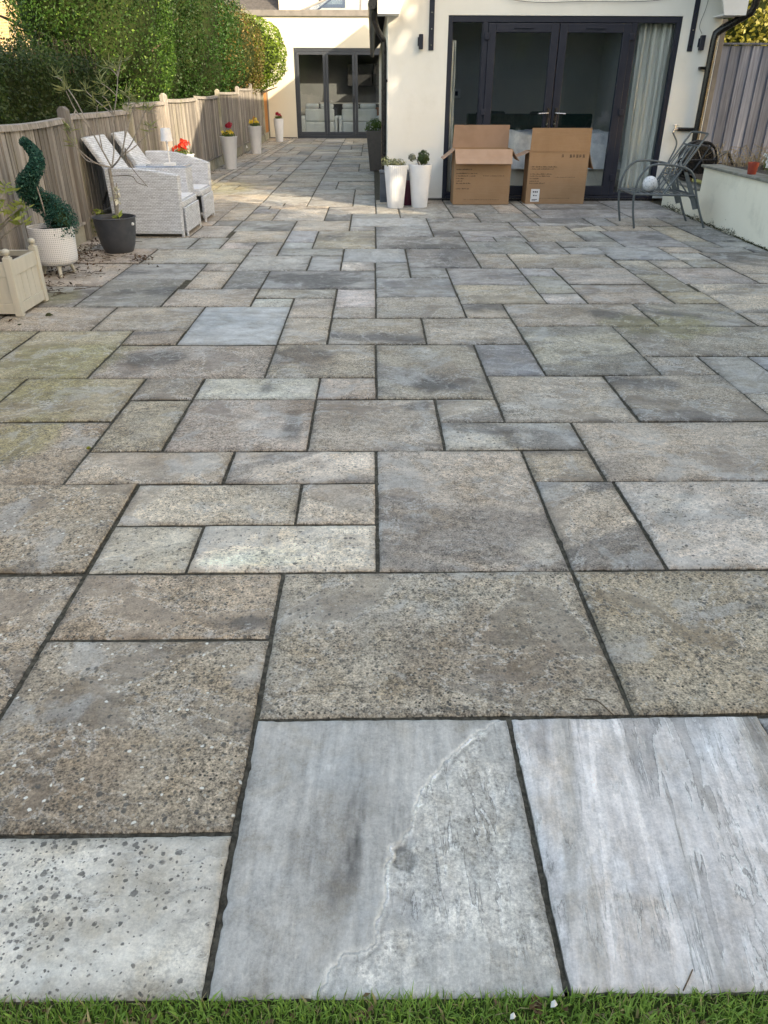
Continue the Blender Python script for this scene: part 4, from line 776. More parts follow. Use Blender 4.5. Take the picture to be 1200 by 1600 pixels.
fr = MB(); fr.box(SX0, SX0 + .06, YW + .02, YW + .12, 0, SZ - .003); fr.box(SX1 - .06, SX1, YW + .02, YW + .12, 0, SZ - .003)
fr.box(SX0 + .06, SX1 - .06, YW + .02, YW + .12, SZ - .09, SZ - .003); fr.box(SX0 + .06, SX1 - .06, YW + .0, YW + .12, 0, .07)
ff = fr.build('door_frame', M['slategrey'], far, bevel=.005)
n = 3; wd = (SX1 - SX0 - .12) / n
for i in range(n):
    a = SX0 + .06 + i * wd; b_ = a + wd; d = MB(); s = .085
    d.box(a + .003, a + s, YW + .01, YW + .08, .075, SZ - .095); d.box(b_ - s, b_ - .003, YW + .01, YW + .08, .075, SZ - .095)
    d.box(a + s, b_ - s, YW + .01, YW + .08, SZ - .095 - s, SZ - .095); d.box(a + s, b_ - s, YW + .01, YW + .08, .075, .075 + .11)
    dr = d.build('folding_door', M['slategrey'], far, bevel=.006)
    sbox('glass', M['glass'], dr, a + s, b_ - s, YW + .04, YW + .045, .185, SZ - .095 - s)
    if i == 1: MB().box(b_ - .055, b_ - .03, YW - .02, YW + .009, .95, 1.2).build('handle', M['black_pvc'], dr, bevel=.004)
room = MB(); x0, x1, y0, y1, z1 = -3.3, 2.3, YW + .302, YW + 5.2, 2.7
room.add([(x0, y0, .03), (x1, y0, .03), (x1, y1, .03), (x0, y1, .03), (x0, y0, z1), (x1, y0, z1), (x1, y1, z1), (x0, y1, z1)], [(2, 3, 7, 6), (0, 4, 7, 3), (1, 2, 6, 5)])
for q in ((x0, x1, y0, YW + 1.0), (x0, x1, YW + 3.6, y1), (x0, -2.1, YW + 1.0, YW + 3.6)): room.box(q[0], q[1], q[2], q[3], z1, z1 + .05)
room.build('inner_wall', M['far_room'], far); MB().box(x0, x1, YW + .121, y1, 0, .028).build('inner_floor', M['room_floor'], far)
def sofa(x, y, w_, label):
    s = thing('sofa', (x, y, .03), label, 'sofa', 'pale sofas inside the far doors')
    sbox('base', M['sofa'], s, x - w_ / 2, x + w_ / 2, y, y + .85, .1, .45, .05)
    sbox('backrest', M['sofa'], s, x - w_ / 2, x + w_ / 2, y, y + .22, .451, .83, .05)
    for i in (-1, 1): sbox('cushion', M['sofa'], s, x + (i - 1) * w_ / 4 + .02, x + (i + 1) * w_ / 4 - .02, y + .02, y + .24, .832, .97, .05)
    for i in (-1, 1): sbox('armrest', M['sofa'], s, x + i * (w_ / 2 + .1) - .1, x + i * (w_ / 2 + .1) + .1, y + .01, y + .86, .1, .62, .05)
sofa(-1.72, YW + .75, .95, 'pale grey sofa back behind the leftmost folding door pane'); sofa(-.42, YW + .75, 1.15, 'pale grey sofa back behind the middle and right folding door panes')
kt = thing('kitchen_units', (-.3, YW + 4.6, .03), 'dark kitchen units along the back wall beyond the sofas', 'kitchen')
sbox('base_unit', M['steel'], kt, -1.9, 2.2, YW + 4.5, YW + 5.15, .03, .92, .01); sbox('worktop', M['room_wall'], kt, -1.92, 2.2, YW + 4.47, YW + 5.17, .921, .96, .004)
for i in range(3): sbox('wall_unit', M['steel'], kt, -.9 + i * .95, -.9 + i * .95 + .9, YW + 4.8, YW + 5.15, 1.5, 2.2, .01)
oc = thing('sideboard', (.4, YW + 1.9, .03), 'orange wooden cabinet standing indoors at the right of the far doors', 'cabinet')
sbox('carcass', M['copper'], oc, .05, .6, YW + 1.9, YW + 2.3, .15, .85, .01)
for i in (0, 1): sbox('drawer', M['copper'], oc, .08, .57, YW + 1.885, YW + 1.899, .2 + i * .32, .48 + i * .32, .004)
for i in (0, 1): sbox('leg', M['steel'], oc, .08 + i * .44, .12 + i * .44, YW + 1.95, YW + 1.99, .03, .149)
# roof lantern on the flat roof
rl = thing('roof_lantern', (-.2, YW + 2.2, 3.43), 'glazed roof lantern with grey bars standing on the flat roof', 'roof lantern')
X0, X1, Y0, Y1, z0, z1 = -2.2, 2.6, YW + 1.0, YW + 3.6, 3.50, 4.05
xa, xb, ym = X0 + 1.1, X1 - 1.1, (Y0 + Y1) / 2
wall_part('kerb', [(X0, X1, Y0, Y0 + .06, 3.431, 3.499), (X0, X1, Y1 - .06, Y1, 3.431, 3.499), (X0, X0 + .06, Y0 + .06, Y1 - .06, 3.431, 3.499), (X1 - .06, X1, Y0 + .06, Y1 - .06, 3.431, 3.499)], M['white_pvc'], rl)
npmesh('glass', [(X0, Y0, z0), (X1, Y0, z0), (X1, Y1, z0), (X0, Y1, z0), (xa, ym, z1), (xb, ym, z1)], [(0, 1, 5, 4), (2, 3, 4, 5), (0, 4, 3), (1, 2, 5)], M['glass_roof'], rl)
b = MB(); q = .03
for p_, r_ in (((X0, Y0, z0), (xa, ym, z1)), ((X1, Y0, z0), (xb, ym, z1)), ((X0, Y1, z0), (xa, ym, z1)), ((X1, Y1, z0), (xb, ym, z1)), ((xa, ym, z1), (xb, ym, z1)), ((X0, Y0, z0), (X1, Y0, z0)), ((-.35, Y0, z0), (-.35, ym, z1)), ((.8, Y0, z0), (.8, ym, z1))): b.tube([p_, r_], q, 6)
b.build('glazing_bar', M['lead'], rl)
# main house further back
mh = thing('main_house', (-3, YW + 5.5, 0), 'two storey cream house with dark tiled roof and small grey window behind the flat roof', 'building')
YM = YW + 5.5
b = MB(); b.box(-3.35, 6, YM, YM + 6, 0, 7); b.build('wall', M['render_far'], mh)
b = MB(); b.prism([(-9.2, YM - .35, 3.45), (-3.36, YM - .35, 3.45), (-3.36, YM + 3.2, 6.6), (-9.2, YM + 3.2, 6.6)], (0, .12, -.12)); b.box(-9, -3.36, YM + .2, YM + 6, 0, 3.3); b.build('roof', M['roof_tile'], mh)
b = MB()
for i in range(20):
    y = YM - .36 + i * .177; z = 3.46 + i * .157; b.prism([(-9.2, y, z + .012), (-3.35, y, z + .012), (-3.35, y + .19, z + .175), (-9.2, y + .19, z + .175)], (0, -.004, .03))
b.build('tile_course', M['roof_tile'], mh)
wn = sbox('window', M['slategrey'], mh, -1.9, -.95, YM - .03, YM - .001, 3.95, 5.0, .01); sbox('pane', M['glass_roof'], wn, -1.8, -1.05, YM - .045, YM - .0305, 4.05, 4.9)

# ================================================================== LEFT BOUNDARY FENCE
def fx(y): return -2.80 - .0253 * (y - 7.73)
fence = thing('wooden_fence', (fx(7.73), 7.73, 0), 'weathered brown close board fence with posts and concrete gravel boards along the left side', 'fence')
PY = [1.9, 3.85, 5.80, 7.73, 9.95, 11.95, 14.4, 16.8, 19.8, 22.4, 25.15, 26.55]
PT = [1.10, 1.11, 1.12, 1.165, 1.17, 1.27, 1.19, 1.34, 1.41, 1.49, 1.43, 1.42]
PH = [1.04, 1.05, 1.065, 1.09, 1.16, 1.19, 1.22, 1.28, 1.36, 1.37, 1.34]
for i, (y, t) in enumerate(zip(PY, PT)):
    x = fx(y); b = MB(); s = .045; thin = i in (4, 7)
    if thin: s = .03
    b.prism([(x - .09, y - s, 0), (x - .0, y - s, 0), (x - .0, y - s, t - .03), (x - .03, y - s, t), (x - .06, y - s, t), (x - .09, y - s, t - .03)], (0, 2 * s, 0))
    b.build('fence_post', M['fence_wood'] if i % 3 != 1 else M['concrete'], fence, bevel=.006)
for i in range(len(PY) - 1):
    ya, yb = PY[i] + .046, PY[i + 1] - .046; h = PH[i]; gb = .17 if i > 2 else .15; b = MB(); y = ya; rr = random.Random(i)
    sag = rr.uniform(.0, .02)
    while y < yb - .02:
        wdt = min(.098 + rr.uniform(-.004, .004), yb - y + .01); x = fx(y) - .055; tn = rr.uniform(-.004, .004); dz = -sag * math.sin(math.pi * (y - ya) / (yb - ya)); z1 = h + dz - .03; z0 = gb + .002
        # feather edged board: thick edge laps the thin one
        v = [(x, y, z0), (x + .016 + tn, y, z0), (x + .006, y + wdt * 1.12, z0), (x, y + wdt * 1.12, z0)]; v += [(p[0] + rr.uniform(-.002, .002), p[1], z1) for p in v]
        c = rr.random(); b.add(v, [(3, 2, 1, 0), (4, 5, 6, 7), (0, 1, 5, 4), (1, 2, 6, 5), (2, 3, 7, 6), (3, 0, 4, 7)], (c, rr.random(), rr.random())); y += wdt * .985
        x += 0
    b.build('fence_panel', M['timber_new'] if i == 10 else M['fence_wood'], fence)
    b = MB(); sg = lambda yy: -sag * math.sin(math.pi * (yy - ya) / (yb - ya)); ys = [ya + (yb - ya) * k / 6 for k in range(7)]
    for k in range(6):
        a_, c_ = ys[k], ys[k + 1]; b.add([(fx(a_) - .085, a_, h - .035 + sg(a_)), (fx(a_) - .022, a_, h - .035 + sg(a_)), (fx(a_) - .028, a_, h + .006 + sg(a_)), (fx(a_) - .08, a_, h + .012 + sg(a_)),
            (fx(c_) - .085, c_, h - .035 + sg(c_)), (fx(c_) - .022, c_, h - .035 + sg(c_)), (fx(c_) - .028, c_, h + .006 + sg(c_)), (fx(c_) - .08, c_, h + .012 + sg(c_))], [(3, 2, 1, 0), (4, 5, 6, 7), (0, 1, 5, 4), (1, 2, 6, 5), (2, 3, 7, 6), (3, 0, 4, 7)], (.8, .5, i * .1))
    b.build('capping_rail', M['fence_wood'], fence)
    b = MB(); b.prism([(fx(ya) - .075, ya, -.05), (fx(ya) - .035, ya, -.05), (fx(yb) - .035, yb, -.05), (fx(yb) - .075, yb, -.05)], (0, 0, gb + .05)); b.build('gravel_board', M['concrete'], fence, bevel=.006)
    if i > 1:
        b = MB(); b.prism([(fx(ya) - .034, ya, gb + .005), (fx(ya) - .012, ya, gb + .005), (fx(yb) - .012, yb, gb + .005), (fx(yb) - .034, yb, gb + .005)], (0, 0, .022)); b.build('base_rail', M['fence_wood'], fence)

# right rear fence -----------------------------------------------------
rf = thing('grey_fence', (4.7, 11.45, 0), 'silver grey wide board fence behind the raised bed on the right', 'fence')
b = MB(); x = 4.62; rr = random.Random(8)
while x < 9:
    wdt = .145; z = 1.84 + rr.uniform(-.006, .006); v = [(x, 11.42, .3), (x + wdt * 1.08, 11.438, .3), (x + wdt * 1.08, 11.444, .3), (x, 11.444, .3)]; v += [(p[0], p[1], z) for p in v]
    b.add(v, [(3, 2, 1, 0), (4, 5, 6, 7), (0, 1, 5, 4), (1, 2, 6, 5), (2, 3, 7, 6), (3, 0, 4, 7)], (rr.random(), rr.random(), rr.random())); x += wdt
b.build('fence_panel', M['fence_grey'], rf)
sbox('capping_rail', M['fence_grey'], rf, 4.6, 9, 11.40, 11.46, 1.848, 1.868)
for x in (4.50, 6.4, 8.3): MB().box(x, x + .09, 11.445, 11.53, 0, 1.95).build('fence_post', M['fence_grey'], rf, bevel=.005)
tw = thing('slatted_screen', (4.42, 11.0, 0), 'narrow pale grey slatted screen standing between the black downpipe and the grey fence', 'screen')
sbox('panel', M['lead'], tw, 4.385, 4.60, 11.30, 11.33, .3, 2.12, .003)
for x in (4.41, 4.50): sbox('slat', M['fence_grey'], tw, x, x + .035, 11.28, 11.298, .3, 1.93, .002)

# ================================================================== RETAINING WALL AND RAISED BED
def rx(y): return 3.716 + .0334 * (y - 7.15)
rw = thing('retaining_wall', (rx(7.15), 7.15, 0), 'low cream rendered retaining wall with stone coping along the right side of the patio', 'wall')
def wseg(y0, y1, z): return [(rx(y0), y0, z), (rx(y1), y1, z), (rx(y1) + .16, y1, z), (rx(y0) + .16, y0, z)]
b = MB(); b.prism(wseg(1.5, 9.14, -.03), (0, 0, .585)); b.prism(wseg(9.141, 10.4, -.03), (0, 0, .33)); b.build('wall', M['retain'], rw)
for (ya, yb, z) in ((1.5, 9.19, .556), (9.195, 10.45, .301)):
    y = ya; 
    while y < yb - .05:
        y2 = min(y + .62, yb); c = MB(); c.prism([(rx(y) - .03, y + .003, z), (rx(y2) - .03, y2 - .003, z), (rx(y2) + .2, y2 - .003, z), (rx(y) + .2, y + .003, z)], (0, 0, .026)); c.build('coping_stone', M['coping'], rw, bevel=.006); y = y2
def soilbed():
    nx, ny = 50, 90; X, Y = np.meshgrid(np.linspace(3.8, 9, nx), np.linspace(1.5, 11.6, ny)); X = np.maximum(X, 3.716 + .0334 * (Y - 7.15) + .10)
    Z = np.where(Y < 9.15, .56, .40) + (fbm(X * 4, Y * 4, 3, 4) - .5) * .07 + .02 * (X - 4); i = np.arange(X.size).reshape(X.shape)
    return npmesh('garden_bed', np.stack([X, Y, Z], -1).reshape(-1, 3), np.stack([i[:-1, :-1], i[:-1, 1:], i[1:, 1:], i[1:, :-1]], -1).reshape(-1, 4), M['soil'], smooth=True)
tag(soilbed(), kind='structure')

# ================================================================== CARDBOARD BOXES
def flap(hinge_a, hinge_b, vec, thick, bend=0):
    """a board from hinge line a-b going along vec"""
    a, b_, v = Vector(hinge_a), Vector(hinge_b), Vector(vec); n_ = (b_ - a).cross(v).normalized() * thick; m_ = MB(); K = 5; pts = []
    V = []; F = []
    for i in range(K + 1):
        t = i / K; off = n_.normalized() * bend * math.sin(t * math.pi); ins = .008 * t
        d = (b_ - a).normalized() * ins
        for p in (a + d, b_ - d): V.append(p + v * t + off); V.append(p + v * t + off + n_)
    for i in range(K):
        o = i * 4; F += [(o, o + 2, o + 6, o + 4), (o + 1, o + 5, o + 7, o + 3), (o, o + 4, o + 5, o + 1), (o + 2, o + 3, o + 7, o + 6)]
    F += [(0, 1, 3, 2), (K * 4, K * 4 + 2, K * 4 + 3, K * 4 + 1)]
    m_.add(V, F); return m_
def carton(x0, y0, w_, d_, h, rz, label, flaps, prints, sticker=None):
    t = thing('cardboard_box', (x0, y0, 0), label, 'cardboard box', 'two open brown cartons in front of the french doors')
    c, s = math.cos(rz), math.sin(rz)
    def P(x, y, z): return (x0 + x * c - y * s, y0 + x * s + y * c, z)
    tk = .006; b = MB()
    def wall(xa, xb, ya, yb): b.add([P(xa, ya, .004), P(xb, ya, .004), P(xb, yb, .004), P(xa, yb, .004), P(xa, ya, h), P(xb, ya, h), P(xb, yb, h), P(xa, yb, h)], [(3, 2, 1, 0), (4, 5, 6, 7), (0, 1, 5, 4), (1, 2, 6, 5), (2, 3, 7, 6), (3, 0, 4, 7)])
    wall(0, w_, 0, tk); wall(0, w_, d_ - tk, d_); wall(0, tk, tk, d_ - tk); wall(w_ - tk, w_, tk, d_ - tk); wall_ = b
    b.add([P(tk, tk, .006), P(w_ - tk, tk, .006), P(w_ - tk, d_ - tk, .006), P(tk, d_ - tk, .006)], [(0, 1, 2, 3)])
    b.build('carton_wall', M['card'], t)
    for (side, L, up_, out_, inner, bend) in flaps:
        if side == 'front': a_, b2, vec = P(0, -.001, h), P(w_, -.001, h), Vector(P(0, -out_, up_)) - Vector(P(0, 0, 0))
        if side == 'back': a_, b2, vec = P(w_, d_, h), P(0, d_, h), Vector(P(0, out_, up_)) - Vector(P(0, 0, 0))
        if side == 'left': a_, b2, vec = P(-.001, d_, h), P(-.001, 0, h), Vector(P(-out_, 0, up_)) - Vector(P(0, 0, 0))
        if side == 'right': a_, b2, vec = P(w_ + .001, 0, h), P(w_ + .001, d_, h), Vector(P(out_, 0, up_)) - Vector(P(0, 0, 0))
        vec = vec.normalized() * L
        flap(a_, b2, vec, .006, bend).build('flap', M['card_in'] if inner else M['card'], t)
    for ln in prints:
        b = MB()
        for (px, pz, pw, ph) in ln: b.add([P(px, -.0015, pz), P(px + pw, -.0015, pz), P(px + pw, -.0015, pz + ph), P(px, -.0015, pz + ph)], [(0, 1, 2, 3)])
        b.build('printed_line', M['ink'], t)
    if sticker:
        px, pz, pw, ph = sticker; b = MB(); b.add([P(px, -.002, pz), P(px + pw, -.002, pz), P(px + pw, -.002, pz + ph), P(px, -.002, pz + ph)], [(0, 1, 2, 3)]); st = b.build('sticker', M['sticker'], t)
        b = MB()
        for (u, v_, uw, vh) in ((.22, .72, .14, .12), (.43, .72, .14, .12), (.64, .72, .14, .12), (.28, .45, .16, .10), (.52, .45, .2, .06), (.15, .15, .62, .05), (.15, .07, .45, .035)):
            b.add([P(px + pw * u, -.003, pz + ph * v_), P(px + pw * (u + uw), -.003, pz + ph * v_), P(px + pw * (u + uw), -.003, pz + ph * (v_ + vh)), P(px + pw * u, -.003, pz + ph * (v_ + vh))], [(0, 1, 2, 3)])
        b.build('sticker_print', M['anthracite'], st)
def textline(x, z, w_, h, seed):
    rr = random.Random(seed); o = []; u = x
    while u < x + w_:
        L = rr.choice((.004, .006, .008, .006)); hh = h * rr.choice((.55, .75, 1)); o.append((u, z, L, hh)); u += L + rr.choice((.0025, .0025, .003, .010))
    return o
pa = []
for z, w_, x in ((.42, .20, .03), (.372, .27, .03), (.342, .25, .03), (.312, .10, .03), (.282, .09, .03), (.255, .19, .03), (.19, .17, .03)): pa.append(textline(x, z, w_, .012, int(z * 1000)))
pa.append(textline(.38, .345, .28, .009, 5)); pa.append(textline(.14, .06, .46, .006, 6))
pb = []
for z, w_, x in ((.445, .34, .03), (.42, .30, .03), (.36, .28, .03), (.335, .26, .03), (.305, .11, .03), (.275, .12, .03), (.25, .20, .03)): pb.append(textline(x, z, w_, .012, int(z * 1300)))
pb.append(textline(.36, .325, .26, .006, 7)); pb.append(textline(.16, .07, .42, .006, 8))
for k in range(6):                        # handling symbols along the top
    u = .44 + k * .042 + (.04 if k else -.02); pb.append([(u, .56, .030, .006), (u + .004, .568, .008, .022), (u + .016, .570, .010, .016), (u, .592, .028, .004)] if k % 2 else [(u, .56, .006, .036), (u + .01, .565, .014, .010), (u + .012, .58, .008, .016)])
carton(1.057, 10.40, .735, .36, .66, .0, 'open brown carton with its flap folded down over the front',
    [('back', .27, .97, -.22, True, .006), ('front', .20, -.74, .55, True, .012), ('left', .19, -.62, .8, True, .004), ('right', .17, -.80, .6, True, .004)], pa)
carton(2.03, 10.475, .775, .30, .63, .0, 'taller brown carton with front flap standing up and a white sticker low down',
    [('front', .27, 1.0, .02, False, .004), ('left', .18, -.35, .95, True, .004), ('right', .22, -.93, .35, False, .004)], pb, (.062, .03, .115, .155))

# ================================================================== POTS AND PLANTS
def plant_leaves(parent, c, rad, n, size, ca, cb, name='foliage', aspect=.5, extra=None, pe=.1, lump=.3, power=2.0, m=None):
    p, nr, l = crown_pts(n, c, rad, power, lump, .8, 3.0, rng.randint(99)); return leaves(name, p, nr, size, leafcols(n, ca, cb, extra, pe), parent, aspect=aspect, m=m)
def petals(parent, c, rad, n, size, ca, cb):
    """small five petalled flowers"""
    P, Nn, Cc = [], [], []
    pc, nr, l = crown_pts(n, c, rad, 2, .3, .5, 3, rng.randint(99)); pc[:, 2] = np.maximum(pc[:, 2], c[2] - rad[2] * .3)
    for i in range(n):
        a = np.array([nr[i][0] * .5, nr[i][1] * .5 - .3, 1.0]); a /= np.linalg.norm(a); u = np.cross(a, [0, 0, 1.01]) ; u /= np.linalg.norm(u) + 1e-6; v = np.cross(a, u); t = rng.rand(); cc = np.array(ca) * (1 - t) + np.array(cb) * t
        for k in range(5): an = k * 1.257; P.append(pc[i] + (u * math.cos(an) + v * math.sin(an)) * size * .42); Nn.append(a); Cc.append(cc)
    return leaves('flowers', P, Nn, size, np.array(Cc), parent, aspect=.9, m=M['petal'], jitter=.25)
def tall_pot(x, y, rt_, rb, h, label, flower, n_=26, seed=0):
    t = thing('tall_planter', (x, y, 0), label, 'planter', 'tall white tapering planters along the wooden fence')
    b = MB(); b.lathe([(rb - .004, 0), (rb, .01), (rt_ - .006, h - .012), (rt_, h - .006), (rt_ - .002, h), (rt_ - .018, h), (rt_ - .022, h - .03)], (x, y, 0), 40); b.build('pot', M['pot_white'], t, smooth=True)
    MB().lathe([(rt_ - .03, h - .035), (.02, h - .03)], (x, y, 0), 20).build('soil', M['soil'], t)
    plant_leaves(t, (x, y, h + .02), (rt_ * .8, rt_ * .8, .07), 260, .045, (.05, .09, .02), (.12, .18, .04))
    for (ox, oz, cols, n2) in flower: petals(t, (x + ox, y, h + .06 + oz), (rt_ * .45, rt_ * .45, .055), n2, .034, *cols)
RED = ((.55, .02, .015), (.75, .09, .04)); CRIM = ((.30, .01, .03), (.5, .03, .06)); YEL = ((.75, .50, .03), (.8, .65, .12)); PINK = ((.5, .03, .08), (.35, .02, .05))
tall_pot(-2.76, 11.9, .165, .11, .50, 'white planter of round red flowers just behind the wicker seats', [(-.0, .03, RED, 34), (.04, .09, RED, 12), (-.06, .0, RED, 12)])
tall_pot(-2.72, 15.6, .165, .105, .56, 'white tapering planter topped by both yellow and crimson flowers', [(.03, .0, YEL, 12), (.02, .12, CRIM, 14), (-.07, .0, YEL, 6)])
tall_pot(-2.79, 19.7, .165, .11, .59, 'white tapering planter with mostly yellow flowers, between its two neighbours', [(.03, .04, YEL, 14), (-.07, .03, YEL, 10), (0, .08, ((.5, .2, .02), (.6, .3, .03)), 5)])
tall_pot(-2.78, 24.7, .155, .105, .61, 'white tapering planter with crimson flowers against the far cream wall', [(-.02, .06, CRIM, 18), (.05, .01, PINK, 12)])
# two fluted pots
def fluted(x, y, label, flute):
    t = thing('fluted_pot', (x, y, 0), label, 'plant pot', 'tall white pots at the corner of the extension')
    rt_, rb, h = .143, .100, .50; b = MB()
    b.lathe([(rb * .97, 0), (rb, .012), (rb + (rt_ - rb) * .5, h * .5), (rt_, h - .004), (rt_ - .004, h), (rt_ - .013, h - .001), (rt_ - .02, h - .05)], (x, y, 0), 144 if flute else 64, .035 if flute else .012, 36)
    b.build('pot', M['pot_white'], t, smooth=True); MB().lathe([(rt_ - .022, h - .03), (.02, h - .022)], (x, y, 0), 24).build('soil', M['soil'], t); return t, h
t, h = fluted(.295, 10.14, 'white ribbed pot of low pale succulents, left one of the pair by the extension corner', True)
plant_leaves(t, (.27, 10.14, h + .015), (.15, .13, .055), 420, .035, (.16, .19, .10), (.30, .31, .19), aspect=.6)
plant_leaves(t, (.17, 10.12, h + .04), (.06, .06, .06), 90, .03, (.16, .20, .10), (.32, .34, .2), name='trailing_foliage')
t, h = fluted(.605, 10.2, 'smoother white pot with a rounded dark green succulent, at the extension corner', False)
b = MB(); b.tube([(.62, 10.2, h - .03), (.625, 10.2, h + .12)], .012, 8); b.tube([(.60, 10.2, h - .03), (.56, 10.2, h + .06)], .009, 8); b.build('stem', M['bark'], t)
plant_leaves(t, (.64, 10.2, h + .07), (.075, .07, .085), 240, .042, (.04, .075, .03), (.10, .14, .05), aspect=.85)
plant_leaves(t, (.50, 10.18, h + .075), (.045, .04, .045), 70, .035, (.16, .18, .13), (.28, .30, .22), aspect=.8, name='side_shoot')
# storage items behind the pots
t = thing('storage_box', (.25, 10.72, 0), 'slate blue plastic crate half hidden behind the white pots', 'storage box')
sbox('crate_body', M['slate_blue'], t, .10, .52, 10.62, 10.84, 0, .355, .012); sbox('lid', M['slate_blue'], t, .092, .53, 10.61, 10.85, .356, .385, .008)
for z in (.06, .26): sbox('rib', M['slate_blue'], t, .115, .50, 10.611, 10.619, z, z + .018)
t = thing('maroon_tub', (.45, 10.45, 0), 'dark maroon tub standing between the two white pots', 'tub')
b = MB(); b.lathe([(.085, 0), (.095, .01), (.11, .26), (.118, .262), (.118, .285), (.105, .285), (.10, .25)], (.46, 10.40, 0), 28); b.build('tub_body', M['maroon'], t, smooth=True); MB().lathe([(.10, .24), (.01, .25)], (.46, 10.40, 0), 16).build('soil', M['soil'], t)
# taupe square planter
t = thing('square_planter', (.05, 15.3, 0), 'tall taupe square planter with a leafy green plant beside the black downpipe', 'planter')
cx, cy, a1, a0, h = .055, 15.30, .165, .10, .675; b = MB(); V = []
for (a, z) in ((a0, 0), (a1, h), (a1 - .02, h), (a1 - .025, h - .05)): V += [(cx - a, cy - a, z), (cx + a, cy - a, z), (cx + a, cy + a, z), (cx - a, cy + a, z)]
F = [(3, 2, 1, 0)] + [(i * 4 + k, i * 4 + (k + 1) % 4, i * 4 + 4 + (k + 1) % 4, i * 4 + 4 + k) for i in range(3) for k in range(4)] + [(12, 13, 14, 15)]
b.add(V, F); b.build('pot', M['pot_taupe'], t, bevel=.006)
sbox('soil', M['soil'], t, cx - .13, cx + .13, cy - .13, cy + .13, h - .048, h - .03)
plant_leaves(t, (cx + .01, cy, h + .09), (.16, .15, .11), 420, .05, (.05, .11, .025), (.14, .22, .05), aspect=.6)
plant_leaves(t, (cx - .13, cy - .08, h + .03), (.07, .06, .05), 90, .04, (.06, .11, .03), (.15, .22, .06), name='trailing_foliage')

# ---- cream wooden planter (square, ball finials)
vp = thing('wooden_planter', (-2.51, 5.04, 0), 'cream painted square wooden planter with ball finials at the left edge', 'planter')
X0, X1, Y0, Y1 = -2.735, -2.285, 4.82, 5.27; s = .048
for (x, y) in ((X0, Y0), (X1 - s, Y0), (X0, Y1 - s), (X1 - s, Y1 - s)):
    p = MB().box(x, x + s, y, y + s, .004, .372); p.prism([(x + .006, y + .006, .3725), (x + s - .006, y + .006, .3725), (x + s - .006, y + s - .006, .3725), (x + .006, y + s - .006, .3725)], (0, 0, .008)); po = p.build('corner_post', M['cream_wood'], vp, bevel=.004)
    f_ = MB(); f_.lathe([(.010, .378), (.010, .386)], (x + s / 2, y + s / 2, 0), 14); f_.sphere((x + s / 2, y + s / 2, .405), .024, 10, (1, 1, .85)); f_.build('ball_finial', M['cream_wood'], po, smooth=True)
def side(ax, a0, a1, c, name):
    b = MB()
    def bx(p0, p1, q0, q1, z0, z1):
        if ax == 'x': b.box(p0, p1, min(c + q0, c + q1), max(c + q0, c + q1), z0, z1)
        else: b.box(min(c + q0, c + q1), max(c + q0, c + q1), p0, p1, z0, z1)
    sg = 1 if c in (Y0, X0) else -1
    bx(a0, a1, sg * .008, sg * .03, .255, .345); bx(a0, a1, sg * .008, sg * .03, .02, .085); n = 4; wd = (a1 - a0) / n
    for i in range(n): bx(a0 + i * wd + .0015, a0 + (i + 1) * wd - .0015, sg * .014, sg * .026, .0855, .2545)
    b.build(name, M['cream_wood'], vp, bevel=.0025)
side('x', X0 + s, X1 - s, Y0, 'side_panel'); side('x', X0 + s, X1 - s, Y1, 'side_panel'); side('y', Y0 + s, Y1 - s, X0, 'side_panel'); side('y', Y0 + s, Y1 - s, X1, 'side_panel')
sbox('soil', M['soil'], vp, X0 + .031, X1 - .031, Y0 + .031, Y1 - .031, .02, .31)

def lance(parent, tips, size, ca, cb, per=10, spread=.05, name='foliage', droop=.25, aspect=.17):
    """rosettes of narrow leaves at branch tips"""
    P, U, Nn = [], [], []
    for tp in tips:
        for k in range(per):
            d = rng.normal(0, 1, 3); d[2] = abs(d[2]) * .9 + .1 - droop * rng.rand(); d /= np.linalg.norm(d); s = size
            P.append(np.array(tp) + d * s * .45 + rng.normal(0, spread * .2, 3)); U.append(d * 6); Nn.append(np.cross(d, rng.normal(0, 1, 3)))
    n = len(P); return leaves(name, P, Nn, size, leafcols(n, ca, cb), parent, aspect=aspect, jitter=.1, up=np.array(U))
sh = thing('leafy_shrub', (-2.50, 5.05, .31), 'light green leafy shrub growing in the cream wooden planter', 'shrub')
tips = [(-2.30, 4.99, .70), (-2.36, 4.95, .62), (-2.27, 5.02, .60), (-2.42, 4.98, .66), (-2.22, 5.0, .56), (-2.50, 4.95, .60), (-2.48, 5.05, .72), (-2.20, 4.98, .66), (-2.58, 5.0, .66), (-2.34, 5.12, .74), (-2.55, 5.1, .78), (-2.41, 4.92, .56)]
b = MB()
for tp in tips: b.tube(curve([(-2.50, 5.05, .30), (-2.50 + (tp[0] + 2.5) * .35, 5.03, .30 + (tp[2] - .3) * .6), tp], 5), [.006] * 11, 6)
b.build('stems', M['bark'], sh); lance(sh, tips, .075, (.17, .23, .05), (.34, .38, .10), 13, .1, aspect=.26)

